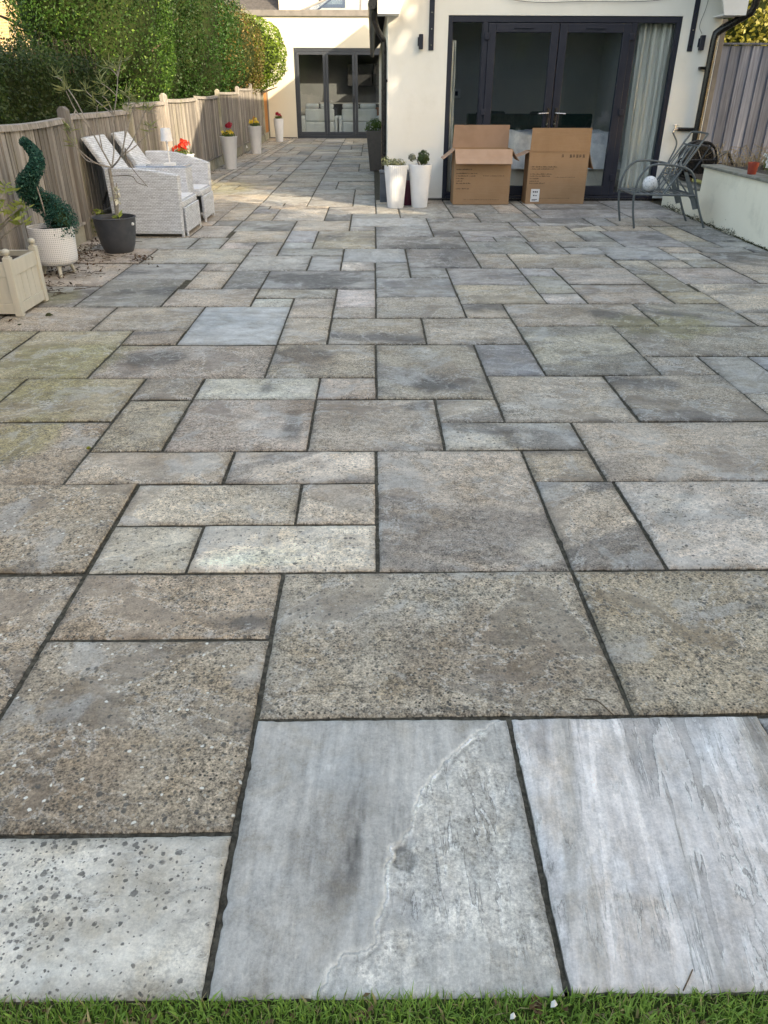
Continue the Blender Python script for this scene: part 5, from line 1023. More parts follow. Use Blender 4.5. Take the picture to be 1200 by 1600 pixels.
# ---- white patterned pot on legs with spiral topiary
wx, wy = -2.53, 6.14
wp = thing('patterned_pot', (wx, wy, 0), 'white diamond textured pot on short wooden legs beside the cream planter', 'plant pot')
b = MB(); b.lathe([(.10, .085), (.135, .088), (.155, .105), (.162, .14), (.172, .36), (.172, .368), (.158, .368), (.155, .33)], (wx, wy, 0), 72)
o = b.build('pot', M['diamond'], wp, smooth=True); MB().lathe([(.157, .335), (.01, .34)], (wx, wy, 0), 24).build('soil', M['soil'], wp)
for k in range(3):
    an = -1.15 + k * 2.094; MB().tube([(wx + math.cos(an) * .105, wy + math.sin(an) * .105, .088), (wx + math.cos(an) * .135, wy + math.sin(an) * .135, 0)], [.019, .012], 12).build('leg', M['cream_wood'], wp, smooth=True)
tp_ = thing('spiral_topiary', (wx, wy, .34), 'dark blue green artificial spiral topiary rising from the white patterned pot', 'topiary')
P = []; Nn = []; path = []; nst = 300
for i in range(nst + 1):
    t = i / nst; z = .36 + .60 * t; an = -.5 + 2 * math.pi * 1.35 * t; rr_ = .085 * (1 - t) ** .8 + .018 + .035 * t; lx = -.085 * t
    path.append((wx + .01 + lx + math.cos(an) * rr_ * .95, wy + math.sin(an) * rr_ * .8, z, (.088 * (1 - t) ** 1.1 + .036)))
for i in range(15000):
    px, py, pz, r_ = path[rng.randint(0, nst)]; d = rng.normal(0, 1, 3); d /= np.linalg.norm(d); k = r_ * (1.08 - .5 * rng.rand() ** 1.6); P.append((px + d[0] * k, py + d[1] * k, pz + d[2] * k * .9)); Nn.append(d)
leaves('foliage', P, Nn, .017, leafcols(len(P), (.008, .055, .045), (.03, .14, .10), (.12, .28, .20), .06), tp_, aspect=.6)
b = MB(); b.tube([Vector(q[:3]) for q in path[::10]], [q[3] * .6 for q in path[::10]], 10); b.build('inner_foliage', M['core'], tp_, smooth=True)
MB().tube(curve([(wx - .02, wy, .34), (wx - .0, wy - .06, .55), (wx - .05, wy - .02, .8)]), .005, 6).build('stem', M['bark'], tp_)

# ---- charcoal pot with bare branching tree and white flower
gx, gy = -2.335, 7.10
gp = thing('charcoal_pot', (gx, gy, 0), 'round charcoal plastic pot in front of the wicker seat', 'plant pot')
b = MB(); b.lathe([(.115, 0), (.125, .006), (.150, .07), (.168, .16), (.178, .24), (.185, .295), (.192, .300), (.190, .307), (.178, .307), (.172, .27)], (gx, gy, 0), 64); b.build('pot', M['pot_grey'], gp, smooth=True)
MB().lathe([(.173, .272), (.01, .28)], (gx, gy, 0), 24).build('soil', M['soil'], gp)
b = MB(); b.sphere((gx + .175, gy - .055, .25), .014, 8); b.build('drain_plug', M['white_pvc'], gp, smooth=True)
tr = thing('potted_tree', (gx + .03, gy, .27), 'slender bare limbed tree with narrow leaf tufts growing in the charcoal pot', 'small tree')
FK = (gx + .03, gy, .70)
def br(pts, r0, r1):
    c = curve(pts, 5); return c, [r0 + (r1 - r0) * i / (len(c) - 1) for i in range(len(c))]
b = MB(); c, r_ = br([(gx + .03, gy, .27), (gx + .035, gy, .45), FK], .018, .015); b.tube(c, r_, 10); b.build('trunk', M['bark'], tr, smooth=True)
b = MB()
tips = []
def D(x, y, Y): # screen-traced branch tips, placed at real depth Y
    d = rt * ((x - 600) / 1145.38) - up * ((y - 800) / 1145.38) + fw; return (d.x / d.y * Y, Y, 1.28 + d.z / d.y * Y)
for pts, tip in (
    ([(175, 262, 7.1), (160, 235, 7.05), (140, 200, 7.0), (118, 172, 6.95), (103, 142, 6.9)], 1), ([(140, 200, 7.0), (120, 160, 7.05), (98, 128, 7.1), (88, 120, 7.1)], 1),
    ([(175, 262, 7.1), (178, 235, 7.2), (177, 205, 7.25), (178, 180, 7.3)], 0), ([(178, 180, 7.3), (160, 165, 7.3), (140, 148, 7.35), (133, 140, 7.35)], 1), ([(178, 180, 7.3), (182, 150, 7.3), (184, 120, 7.3), (182, 108, 7.3)], 1),
    ([(175, 262, 7.1), (188, 245, 7.0), (195, 215, 7.0), (195, 190, 6.95), (200, 170, 6.95)], 1), ([(195, 215, 7.0), (205, 180, 7.1), (212, 160, 7.1)], 1), ([(188, 245, 7.0), (205, 225, 6.9), (218, 195, 6.85), (228, 172, 6.8)], 1),
    ([(188, 245, 7.0), (210, 230, 7.15), (228, 212, 7.2), (236, 200, 7.2)], 1), ([(175, 262, 7.1), (150, 255, 6.9), (130, 240, 6.85), (115, 225, 6.8)], 1), ([(150, 255, 6.9), (135, 250, 7.0), (120, 232, 7.0)], 0),
    ([(200, 170, 6.95), (202, 155, 6.95), (198, 150, 6.9)], 1), ([(178, 180, 7.3), (168, 158, 7.25), (160, 150, 7.2)], 1), ([(182, 150, 7.3), (170, 138, 7.2), (158, 130, 7.2)], 1), ([(160, 235, 7.05), (152, 190, 7.1), (152, 165, 7.1)], 1),
    ([(184, 120, 7.3), (178, 112, 7.3), (170, 105, 7.3)], 1), ([(118, 172, 6.95), (112, 190, 6.9), (110, 205, 6.9)], 1), ([(184, 120, 7.3), (188, 100, 7.3), (190, 95, 7.3)], 1)):
    q = [D(*p) for p in pts]; c, r_ = br(q, .0075 if pts[0][0] == 175 else .0055, .0035); b.tube(c, r_, 7)
    if tip: tips.append(q[-1])
b.build('branches', M['bark'], tr, smooth=True)
b = MB(); b.tube(*br([D(196, 232, 6.95), D(198, 250, 6.9), D(212, 270, 6.85), D(231, 292, 6.8)], .004, .002), 6); b.tube(*br([D(174, 275, 7.05), D(205, 275, 6.9), D(214, 285, 6.85), D(228, 290, 6.8)], .0035, .002), 6); b.build('dry_twigs', M['bark_dark'], tr)
lance(tr, tips, .115, (.12, .15, .05), (.30, .31, .13), 15, .06, aspect=.11)
fl = thing('white_flower', (gx + .06, gy - .05, .28), 'pale cream flower spike standing beside the slim trunk in the charcoal pot', 'flower')
fc = D(183, 305, 7.0); b = MB(); b.tube(curve([(gx + .05, gy - .07, .27), (fc[0], fc[1], fc[2] - .05), (fc[0] + .01, fc[1], fc[2] + .1)]), .005, 6); b.build('stem', M['bark'], fl)
P = [];Nn = []
for k in range(26): P.append((fc[0] + rng.normal(0, .022), fc[1] + rng.normal(0, .02), fc[2] + .05 * rng.uniform(-1.5, 1.5))); Nn.append(rng.normal(0, 1, 3))
leaves('petals', P, Nn, .05, leafcols(26, (.62, .60, .45), (.78, .76, .66)), fl, m=M['petal'], aspect=.6)
lance(fl, [(gx + .06, gy - .07, .30)], .08, (.20, .28, .06), (.35, .42, .1), 12, .04, aspect=.3)
wd_ = thing('wild_plant', (-2.78, 7.9, 0), 'small yellow green weed growing at the foot of the fence behind the charcoal pot', 'plant')
plant_leaves(wd_, (-2.72, 7.82, .16), (.07, .07, .15), 110, .04, (.12, .18, .03), (.28, .32, .07), aspect=.6); MB().tube([(-2.73, 7.82, 0), (-2.72, 7.82, .25)], .004, 5).build('stem', M['bark'], wd_)

# ================================================================== WICKER FURNITURE
wk = thing('wicker_love_seat', (-2.3, 8.7, 0), 'pale grey wicker double recliner with raised middle table', 'garden sofa')
def side_panel(y0, y1, arch):
    xb, xf = -2.60, -1.925; pts = [(xb, y0, .03), (xf, y0, .03), (xf + .02, y0, .575)]
    for k in range(1, 9):
        t = k / 9; x = xf + .02 + (xb - .02 - xf - .02) * t; pts.append((x, y0, .575 + arch * math.sin(min(t * 1.25, 1) * math.pi * .5 + 0) ))
    pts.append((xb - .02, y0, .575 + arch * .98)); b = MB(); b.prism(pts, (0, y1 - y0, 0)); b.build('side_panel', M['wicker'], wk, bevel=.012)
    b = MB(); b.tube([(xf - .005, (y0 + y1) / 2, 0), (xf + .004, (y0 + y1) / 2, .3), (xf + .018, (y0 + y1) / 2, .575)] , .017, 8); b.build('corner_trim', M['wicker'], wk, smooth=True)
side_panel(7.88, 7.955, .065); side_panel(9.42, 9.50, .12)
for (ya, yb) in ((7.96, 8.60), (8.90, 9.415)):
    sbox('seat', M['wicker'], wk, -2.50, -1.90, ya, yb, .27, .335, .015)
    sbox('front_panel', M['wicker'], wk, -1.925, -1.885, ya + .015, yb - .015, .035, .268, .008)
    for y in (ya + .012, yb - .012): MB().tube([(-1.895, y, .0), (-1.895, y, .27)], .014, 8).build('leg', M['wicker'], wk, smooth=True)
    sbox('seat_pad', M['white_cloth'], wk, -2.46, -1.93, ya + .02, yb - .02, .336, .345, .004)
    # reclined back: slab from seat rear up to the fence
    a = Vector((-2.42, 0, .36)); c = Vector((-2.775, 0, .905)); n_ = Vector((c.z - a.z, 0, a.x - c.x)).normalized() * -.055
    b = MB(); y0, y1 = ya + .01, yb - .03
    b.prism([(a.x, y0, a.z), (c.x, y0, c.z), (c.x + n_.x, y0, c.z + n_.z * .4), (a.x + n_.x, y0, a.z + n_.z)], (0, y1 - y0, 0)); b.build('backrest', M['wicker'], wk, bevel=.012)
    b = MB(); b.tube([(-2.60, y0 + .05, .52), (-2.72, y0 + .05, .30)], .012, 6); b.tube([(-2.60, y1 - .05, .52), (-2.72, y1 - .05, .30)], .012, 6); b.tube([(-2.47, y1 + .012, .37), (-2.79, y1 + .012, .86)], .014, 6); b.build('recliner_strut', M['black_pvc'], wk)
sbox('rear_panel', M['wicker'], wk, -2.59, -2.54, 7.96, 9.415, .03, .35, .01)
sbox('console', M['wicker'], wk, -2.53, -1.985, 8.605, 8.895, .035, .585, .012)
sbox('console_top', M['glass_roof'], wk, -2.54, -1.975, 8.60, 8.90, .588, .600, .003)
lp = thing('table_lamp', (-2.16, 8.66, .60), 'small white table lamp with square base on the wicker console', 'lamp')
sbox('base', M['white_pvc'], lp, -2.215, -2.105, 8.605, 8.715, .601, .628, .004)
MB().tube([(-2.16, 8.66, .628), (-2.16, 8.66, .86)], .008, 10).build('stem', M['white_pvc'], lp, smooth=True)
b = MB(); b.lathe([(.062, .835), (.048, .955)], (-2.16, 8.66, 0), 32); o = b.build('lamp_shade', M['white_cloth'], lp, smooth=True)

# ================================================================== METAL GARDEN CHAIR
ch = thing('metal_chair', (3.2, 8.75, 0), 'grey green tubular metal garden chair with arched arms by the retaining wall', 'garden chair')
yn, yf_ = 8.47, 9.0
for y in (yn, yf_):
    b = MB(); c = curve([(2.86, y, 0), (2.815, y, .20), (2.805, y, .36), (2.83, y, .50), (2.90, y, .60), (3.00, y, .635), (3.18, y, .625), (3.34, y, .585), (3.42, y, .50), (3.47, y, .35), (3.54, y, .18), (3.63, y, 0)], 6); b.tube(c, .0115, 10); b.build('arm_and_leg', M['metal_chair'], ch, smooth=True)
b = MB(); b.tube([(2.80, yn, .345), (3.47, yn, .33)], .011, 8); b.tube([(2.80, yf_, .345), (3.47, yf_, .33)], .011, 8); b.tube([(2.80, yn, .345), (2.80, yf_, .345)], .011, 8); b.tube([(3.47, yn, .33), (3.47, yf_, .33)], .011, 8)
sf = b.build('seat_frame', M['metal_chair'], ch, smooth=True)
for i in range(9):
    x = 2.855 + i * .067; sbox('seat_slat', M['metal_chair'], ch, x - .017, x + .017, yn + .008, yf_ - .008, .343 - i * .0015, .348 - i * .0015, .001)
b = MB(); B0, B1 = Vector((3.14, 0, .345)), Vector((3.49, 0, .92)); dv = B1 - B0
pt = lambda t, y: (B0 + dv * t) + Vector((0, y, 0))
b.tube(curve([pt(0, yn + .04), pt(.5, yn + .04), pt(.94, yn + .04), pt(1.0, yn + .08), pt(1.0, yf_ - .08), pt(.94, yf_ - .04), pt(.5, yf_ - .04), pt(0, yf_ - .04)], 4), .0105, 8); b.tube([pt(.80, yn + .04), pt(.80, yf_ - .04)], .008, 8); b.tube([pt(.30, yn + .04), pt(.30, yf_ - .04)], .008, 8)
b.build('back_frame', M['metal_chair'], ch, smooth=True)
for yc in (yn + .16, (yn + yf_) / 2, yf_ - .16):
    b = MB(); b.tube([pt(.55 + .25 * math.sin(k * math.pi / 10), yc + .062 * math.cos(k * math.pi / 10)) for k in range(20)], .0065, 6, closed=True); b.build('back_oval', M['metal_chair'], ch, smooth=True)
for k in range(4):
    y = yn + .1 + k * (yf_ - yn - .2) / 3; MB().tube([pt(.02, y), pt(.30, y)], .006, 6).build('back_bar', M['metal_chair'], ch, smooth=True)
for y in (yn + .012, yf_ - .012):
    b = MB(); pts = [(3.30, y, .56), (3.34, y, .56), (3.50, y, .26), (3.53, y, .20), (3.47, y, .19)]; b.prism([(p[0], p[1] - .004, p[2]) for p in pts], (0, .008, 0)); b.build('recline_bracket', M['metal_chair'], ch)
    b = MB(); b.tube([pt(.28, y), (3.46, y, .26)], .008, 6); b.build('stay', M['metal_chair'], ch, smooth=True)
fb = thing('football', (3.04, 8.72, .345), 'small white football with dark seams resting on the metal chair seat', 'football')
b = MB(); b.sphere((3.04, 8.72, .425), .078, 16); b.build('ball', M['ball_white'], fb, smooth=True)
phi = (1 + 5 ** .5) / 2; b = MB()
for vtx in [(0, s1, s2 * phi) for s1 in (-1, 1) for s2 in (-1, 1)] + [(s1, s2 * phi, 0) for s1 in (-1, 1) for s2 in (-1, 1)] + [(s2 * phi, 0, s1) for s1 in (-1, 1) for s2 in (-1, 1)]:
    d = Vector(vtx).normalized(); u = d.orthogonal().normalized(); v = d.cross(u); b.tube([Vector((3.04, 8.72, .425)) + (d * .90 + (u * math.cos(k * 1.2566) + v * math.sin(k * 1.2566)) * .42).normalized() * .078 for k in range(5)], .0022, 5, closed=True)
b.build('seams', M['ball_line'], fb)

# ================================================================== TAP, HOSE REEL, BED PLANTS
tap = thing('garden_tap', (3.99, YF, .87), 'outside tap on a lagged pipe against the extension wall', 'tap')
b = MB(); b.tube([(4.03, YF - .03, .875), (4.24, YF - .03, .872)], .022, 12); b.build('lagged_pipe', M['black_pvc'], tap, smooth=True)
b = MB(); b.tube([(4.03, YF - .03, .875), (3.985, YF - .035, .875), (3.96, YF - .05, .84)], .013, 10); b.tube([(3.99, YF - .035, .88), (3.99, YF - .035, .925)], .007, 8); b.tube([(3.95, YF - .035, .925), (4.03, YF - .035, .928)], .006, 8); b.build('spout', M['chrome'], tap, smooth=True)
b = MB(); b.tube(curve([(3.965, YF - .05, .835), (4.03, YF - .08, .70), (3.95, YF - .12, .50), (3.84, YF - .2, .30), (3.88, YF - .25, .12), (4.0, 10.45, .33)]), .010, 8); tag(b.build('hose', M['metal_chair'], None, loc=(3.9, 10.6, 0), smooth=True), 'thin grey hose curling down from the tap towards the reel', 'hose')
hr = thing('hose_reel', (4.05, 10.2, .335), 'round black hose reel standing on the low end of the retaining wall', 'hose reel')
cx, cy, cz = 4.08, 10.12, .565
for dy in (-.10, .10):
    b = MB(); 
    b.tube([(cx + .20 * math.cos(k * math.pi / 16), cy + dy, cz + .20 * math.sin(k * math.pi / 16)) for k in range(32)], .017, 8, closed=True)
    for k in range(6): b.tube([(cx, cy + dy, cz), (cx + .19 * math.cos(k * math.pi / 3), cy + dy, cz + .19 * math.sin(k * math.pi / 3))], .012, 6)
    b.tube([(cx, cy + dy - .006, cz), (cx, cy + dy + .006, cz)], .155, 28)
    b.build('reel_disc', M['black_pvc'], hr, smooth=True)
b = MB()
for j in range(5): b.tube([(cx + .155 * math.cos(k * math.pi / 14), cy - .07 + j * .035, cz + .155 * math.sin(k * math.pi / 14)) for k in range(28)], .017, 8, closed=True)
b.build('coiled_hose', M['pot_grey'], hr, smooth=True)
b = MB(); b.box(cx - .17, cx - .12, cy - .15, cy + .15, .336, .36); b.box(cx + .12, cx + .17, cy - .15, cy + .15, .336, .36); b.tube([(cx - .145, cy - .13, .36), (cx, cy - .13, cz), (cx + .145, cy - .13, .36)], .012, 6); b.tube([(cx - .145, cy + .13, .36), (cx, cy + .13, cz), (cx + .145, cy + .13, .36)], .012, 6); b.build('stand', M['black_pvc'], hr)
b = MB(); b.tube(curve([(4.22, 10.05, .50), (4.32, 10.1, .60), (4.45, 10.2, .64), (4.55, 10.3, .60), (4.62, 10.3, .5)]), .02, 8); tag(b.build('black_pipe', M['black_pvc'], None, loc=(4.4, 10.2, .5), smooth=True), 'short bend of black pipe lying in the raised bed beside the hose reel', 'pipe')
rp = thing('plant_pot', (3.79, 8.0, .582), 'small terracotta red plastic pot on the coping at the right edge', 'plant pot')
b = MB(); b.lathe([(.036, .5825), (.040, .588), (.050, .67), (.054, .672), (.054, .692), (.048, .692), (.044, .66)], (3.795, 8.0, 0), 28); b.build('pot', M['rust_red'], rp, smooth=True); MB().lathe([(.046, .67), (.01, .674)], (3.795, 8.0, 0), 16).build('soil', M['soil'], rp)
wf = thing('flowering_shrub', (4.02, 7.72, .57), 'bushy shrub of small white blossoms at the right edge above the retaining wall', 'shrub')
plant_leaves(wf, (3.90, 7.66, .71), (.14, .2, .13), 900, .035, (.06, .12, .03), (.16, .24, .07)); petals(wf, (3.89, 7.64, .73), (.15, .2, .16), 260, .022, (.70, .70, .64), (.82, .80, .78)); petals(wf, (3.95, 7.66, .91), (.10, .14, .12), 90, .022, (.78, .72, .80), (.82, .80, .84))
# dry stalks and log edging in the bed
P = []; 
dry = thing('dry_plants', (4.5, 9.4, .55), 'tangle of dry straw coloured stems in the raised bed in front of the grey fence', 'dead plant', )
b = MB(); rr = random.Random(3)
for i in range(240):
    x, y = rr.uniform(4.15, 5.6), rr.uniform(8.9, 10.6); a = rr.uniform(0, 6.28); L = rr.uniform(.10, .30); z = .52
    b.tube([(x, y, z), (x + math.cos(a) * L * .5, y + math.sin(a) * L * .5, z + L * rr.uniform(.35, .8)), (x + math.cos(a) * L, y + math.sin(a) * L, z + L * rr.uniform(.1, .8))], [.004, .003, .002], 4)
b.build('stems', mat('straw', (.30, .23, .14), .9, (.20, .15, .09), 30), dry)
lg = MB(); lg.tube([(4.25, 8.75, .585), (5.1, 8.85, .60)], .028, 10); tag(lg.build('log_edging', M['bark_dark'], None, loc=(4.6, 8.8, .57), smooth=True), 'brown log lying along the front of the raised bed', 'log')

# ================================================================== HEDGES, BUSHES AND TREES
def hedge_box(name, x0, x1, y0, y1, z1, n, size, ca, cb, label, extra=None, wisps=0):
    t = thing(name, ((x0 + x1) / 2, y0, 0), label, 'hedge')
    # face towards the patio (x1), the top and the two ends
    A = [(y1 - y0) * z1, (y1 - y0) * (x1 - x0), (x1 - x0) * z1]; A = np.array(A) / sum(A); k = rng.choice(3, n, p=A); u, v = rng.rand(n), rng.rand(n); P = np.zeros((n, 3)); Nn = np.zeros((n, 3))
    yy = y0 + u * (y1 - y0); lump = lambda a, b_: (fbm(a * 1.6, b_ * 1.6, 5, 4) - .5) * .5
    m0 = k == 0; P[m0] = np.stack([x1 + lump(yy, v * z1)[m0], yy[m0], (v * z1)[m0]], -1); Nn[m0] = (1, 0, .2)
    m1 = k == 1; xx = x0 + v * (x1 - x0); P[m1] = np.stack([xx[m1], yy[m1], (z1 + lump(yy, xx))[m1]], -1); Nn[m1] = (0, 0, 1)
    m2 = k == 2; P[m2] = np.stack([(x0 + u * (x1 - x0))[m2], (y0 + 0 * u)[m2] + rng.normal(0, .08, m2.sum()), (v * z1)[m2]], -1); Nn[m2] = (0, -1, .2)
    P -= Nn * (rng.rand(n) ** 2 * .22)[:, None]; P += rng.normal(0, .02, (n, 3)); cl = fbm(P[:, 1] * 2.5, P[:, 2] * 2.5, 9, 4)
    leaves('foliage', P, Nn, size, leafcols(n, ca, cb, extra, .06, clump=cl * 1.6 - .3), t)
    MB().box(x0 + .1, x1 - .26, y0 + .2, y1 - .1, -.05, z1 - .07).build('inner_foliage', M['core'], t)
    if wisps:
        b = MB(); rr = random.Random(2)
        for i in range(wisps):
            x, y = rr.uniform(x0 + .2, x1 - .1), rr.uniform(y0, y1); L = rr.uniform(.08, .26); b.tube([(x, y, z1 - .15), (x + rr.uniform(-.05, .05), y + rr.uniform(-.05, .05), z1 + L)], [.006, .002], 4)
        b.build('shoots', M['bark_dark'], t); k_ = 1500; leaves('shoot_leaves', np.stack([rng.uniform(x0 + .2, x1 - .1, k_), rng.uniform(y0, y1, k_), z1 + rng.rand(k_) ** 2 * .24], -1), np.tile((0, 0, 1.), (k_, 1)), .035, leafcols(k_, (.08, .07, .04), (.14, .12, .06)), t)
    return t
hedge_box('hedge', -5.0, -3.35, 2.0, 11.2, 1.62, 60000, .038, (.016, .034, .010), (.05, .095, .022), 'dark green clipped hedge rising behind the nearest part of the wooden fence', wisps=260)
def bush(name, c, rad, n, size, ca, cb, label, cat='bush', power=2.6, lump=.14, extra=None, pe=.08, trunk=True, group=None, depth=.3, corek=.78, lumps=3.0, th=None):
    t = thing(name, (c[0], c[1], 0), label, cat, group); p, nr, l = crown_pts(n, c, rad, power, lump, depth, lumps, rng.randint(99))
    cl = fbm(p[:, 1] * 1.7 + p[:, 0], p[:, 2] * 1.7, 3, 4); leaves('foliage', p, nr, size, leafcols(n, ca, cb, extra, pe, clump=cl * 1.8 - .4), t)
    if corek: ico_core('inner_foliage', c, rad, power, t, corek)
    if trunk:
        b = MB(); h = th or c[2]; b.tube([(c[0], c[1], -.05), (c[0] + .05, c[1], h * .5), (c[0], c[1] + .05, h)], [.12, .09, .05], 10)
        for k in range(7):
            an = k * 2.4; z = h * (.45 + .07 * k); b.tube([(c[0], c[1], z), (c[0] + math.cos(an) * rad[0] * .45, c[1] + math.sin(an) * rad[1] * .45, z + rad[2] * .3), (c[0] + math.cos(an + .3) * rad[0] * .8, c[1] + math.sin(an + .3) * rad[1] * .8, z + rad[2] * .45)], [.045, .03, .012], 6)
        b.build('trunk', M['bark_dark'], t, smooth=True)
    return t
bush('evergreen_bush', (-4.0, 13.1, 2.55), (.95, 1.9, 1.75), 42000, .045, (0.014, 0.045, 0.008), (0.067, 0.158, 0.028), 'bright mid green evergreen bush above the fence behind the wicker seats', power=2.8, extra=(0.148, 0.255, 0.047), pe=.1)
bush('evergreen_bush', (-4.7, 15.9, 3.0), (1.45, 2.3, 2.5), 46000, .05, (0.010, 0.033, 0.007), (0.040, 0.103, 0.021), 'tall dark green evergreen bush, second along the fence', power=3.0)
bush('evergreen_bush', (-4.6, 19.2, 3.2), (1.5, 2.7, 2.6), 48000, .055, (0.010, 0.039, 0.007), (0.040, 0.122, 0.021), 'tall clipped green evergreen bush with a straight right edge', power=4.0)
bush('variegated_bush', (-4.1, 23.0, 2.1), (1.15, 1.2, 1.2), 13000, .06, (0.037, 0.056, 0.012), (0.186, 0.155, 0.043), 'olive and bronze tinted bush between the tall evergreens and the bright green bush', extra=(0.260, 0.149, 0.050), pe=.15)
bush('bright_bush', (-3.75, 25.0, 2.25), (1.22, 1.1, .92), 9000, .085, (0.056, 0.118, 0.012), (0.198, 0.298, 0.037), 'bright lime green rounded bush against the far cream wall', extra=(0.310, 0.372, 0.093), pe=.12)
bush('feathery_shrub', (-3.9, 24.6, 3.0), (.55, .6, .45), 1500, .06, (0.124, 0.161, 0.062), (0.279, 0.310, 0.155), 'pale feathery shoots rising above the lime green bush', 'shrub', corek=0, lump=.4, depth=.9, power=2)
bush('garden_tree', (-6.15, 16.5, 3.75), (1.15, 1.2, 1.0), 5200, .075, (0.037, 0.062, 0.012), (0.161, 0.198, 0.037), 'thin leaved tree in front of the yellow brick house at the top left', 'tree', corek=0, depth=.85, lump=.4, power=2, th=2.9)
bh = thing('brick_house', (-12, 27, 0), 'sunlit yellow brick house at the top left corner', 'building')
b = MB(); b.box(-26, -9.6, 27, 36, 0, 7.5); b.build('wall', M['yellow_brick'], bh); b = MB(); b.prism([(-26.4, 26.6, 7.5), (-26.4, 36.4, 7.5), (-26.4, 31.5, 10.5)], (17.2, 0, 0)); b.build('roof', M['roof_tile'], bh)
w_ = sbox('window', M['white_pvc'], bh, -15.3, -13.9, 26.95, 26.999, 3.2, 4.5, .01); sbox('pane', M['glass_roof'], w_, -15.2, -14.0, 26.93, 26.949, 3.3, 4.4); sbox('downpipe', M['white_pvc'], bh, -9.95, -9.75, 26.9, 26.99, 0, 7.5, .01)
bush('golden_bush', (5.9, 13.6, 2.3), (1.45, 1.1, 1.0), 12000, .075, (0.136, 0.149, 0.019), (0.384, 0.360, 0.074), 'sunlit yellow green bush above the grey fence', extra=(0.465, 0.434, 0.155), pe=.15)
bush('conifer_tree', (8.6, 15.5, 4.3), (2.0, 1.6, 3.2), 9000, .10, (.02, .045, .012), (.07, .11, .025), 'dark tree behind the yellow green bush at the top right corner', 'tree')

# trees and fence around the lawn behind the viewer: they shade the patio and show in the glass
shade = [((7.8, 1.0, 3.3), (1.7, 2.2, 1.9)), ((7.9, -2.0, 6.0), (2.2, 3.1, 4.1)), ((8.1, -7.2, 6.1), (2.3, 3.6, 4.2)), ((8.6, 5.7, 4.6), (1.9, 2.7, 3.0)), ((3.6, -11.5, 4.6), (2.6, 2.2, 2.9)), ((-2.5, -12.0, 4.0), (2.6, 2.0, 2.4))]
lab = ['broad tree on the right of the lawn nearest the patio', 'broad tree on the right of the lawn, second from the patio', 'broad tree on the right of the lawn, third from the patio', 'tree behind the raised bed on the right', 'round tree at the back of the lawn on the right', 'round tree at the back of the lawn on the left']
for (c, r_), l in zip(shade, lab): bush('garden_tree', c, r_, 13000, .19, (.03, .06, .012), (.10, .16, .03), l, 'tree', group='trees around the lawn', depth=.4, corek=.9, lump=.2)
bf = thing('back_fence', (0, -13.5, 0), 'brown close board fence across the back of the lawn', 'fence')
b = MB(); x = -4
while x < 8: b.box(x, x + .14, -13.53 + .012 * (int(x * 7) % 2), -13.5 + .012 * (int(x * 7) % 2), 0, 1.8); x += .1435
b.build('fence_panel', M['fence_wood'], bf)
for x in (-4, -1, 2, 5, 8): MB().box(x, x + .1, -13.6, -13.54, 0, 1.9).build('fence_post', M['fence_wood'], bf)

hedge_box('added_hedge', -9, 24, -17.0, -15.2, 5.2, 16000, .25, (.02, .04, .01), (.06, .10, .025), 'tall dark hedge added beyond the lawn to hide the bright horizon from the door glass')  # added behind the viewer to block sky glow mirrored in the doors
hedge_box('side_hedge', -6.2, -4.4, -14, 1.5, 2.6, 9000, .15, (.02, .04, .01), (.06, .10, .025), 'dark hedge along the left side of the lawn')
# ================================================================== DEBRIS
def litter():
    n = 900; P = []
    for i in range(n):
        if i < 330: y = 7.0 + rng.normal(0, .55); x = fx(y) + abs(rng.normal(0, .16)) + .02
        elif i < 560: y = rng.uniform(5.3, 6.9); x = fx(y) + abs(rng.normal(0, .22)) + .02
        elif i < 640: y = rng.normal(6.75, .12); x = -2.05 + rng.normal(0, .06) - (y - 6.75) * .25
        elif i < 800: y = rng.uniform(11, 25); x = fx(y) + abs(rng.normal(0, .10)) + .02
        else: y = rng.uniform(4.2, 4.9); x = fx(y) + abs(rng.normal(0, .2))
        P.append((x, y, .004 + rng.rand() * .012))
    P = np.array(P); return leaves('leaf_litter', P, np.tile((0, 0, 1.), (n, 1)), .035, leafcols(n, (.05, .03, .018), (.17, .10, .055)), None, jitter=.5, aspect=.45)
tag(litter(), 'brown dead leaves and twigs gathered along the foot of the fence', kind='stuff')
b = MB(); rr = random.Random(6)
for i in range(90):
    y = rr.uniform(5.3, 7.6); x = fx(y) + rr.uniform(.02, .55); a = rr.uniform(0, 6.3); L = rr.uniform(.03, .14); b.tube([(x, y, .006), (x + math.cos(a) * L * .5, y + math.sin(a) * L * .5, .012), (x + math.cos(a + .5) * L, y + math.sin(a + .5) * L, .005)], .0022, 4)
tag(b.build('twigs', M['bark_dark']), 'thin dark twigs scattered near the pots by the fence', kind='stuff')
def weeds():
    n = 2600; P = []
    for i in range(n):
        if i < 1700: y = rng.uniform(6.8, 10.3); x = rx(y) - abs(rng.normal(0, .012)); P.append((x, y, abs(rng.normal(0, .010)) * (1 + 2 * (vnoise(np.array([y * 5]), np.array([0.]), 3)[0] > .6))))
        else: y = rng.uniform(9, 26); P.append((fx(y) + .02 + abs(rng.normal(0, .02)), y, rng.rand() * .02))
    return leaves('wall_weeds', P, np.tile((-1., 0, 1.), (n, 1)), .016, leafcols(n, (.04, .045, .02), (.10, .10, .045)), None)
tag(weeds(), 'tiny weeds and dirt along the foot of the retaining wall', kind='stuff')
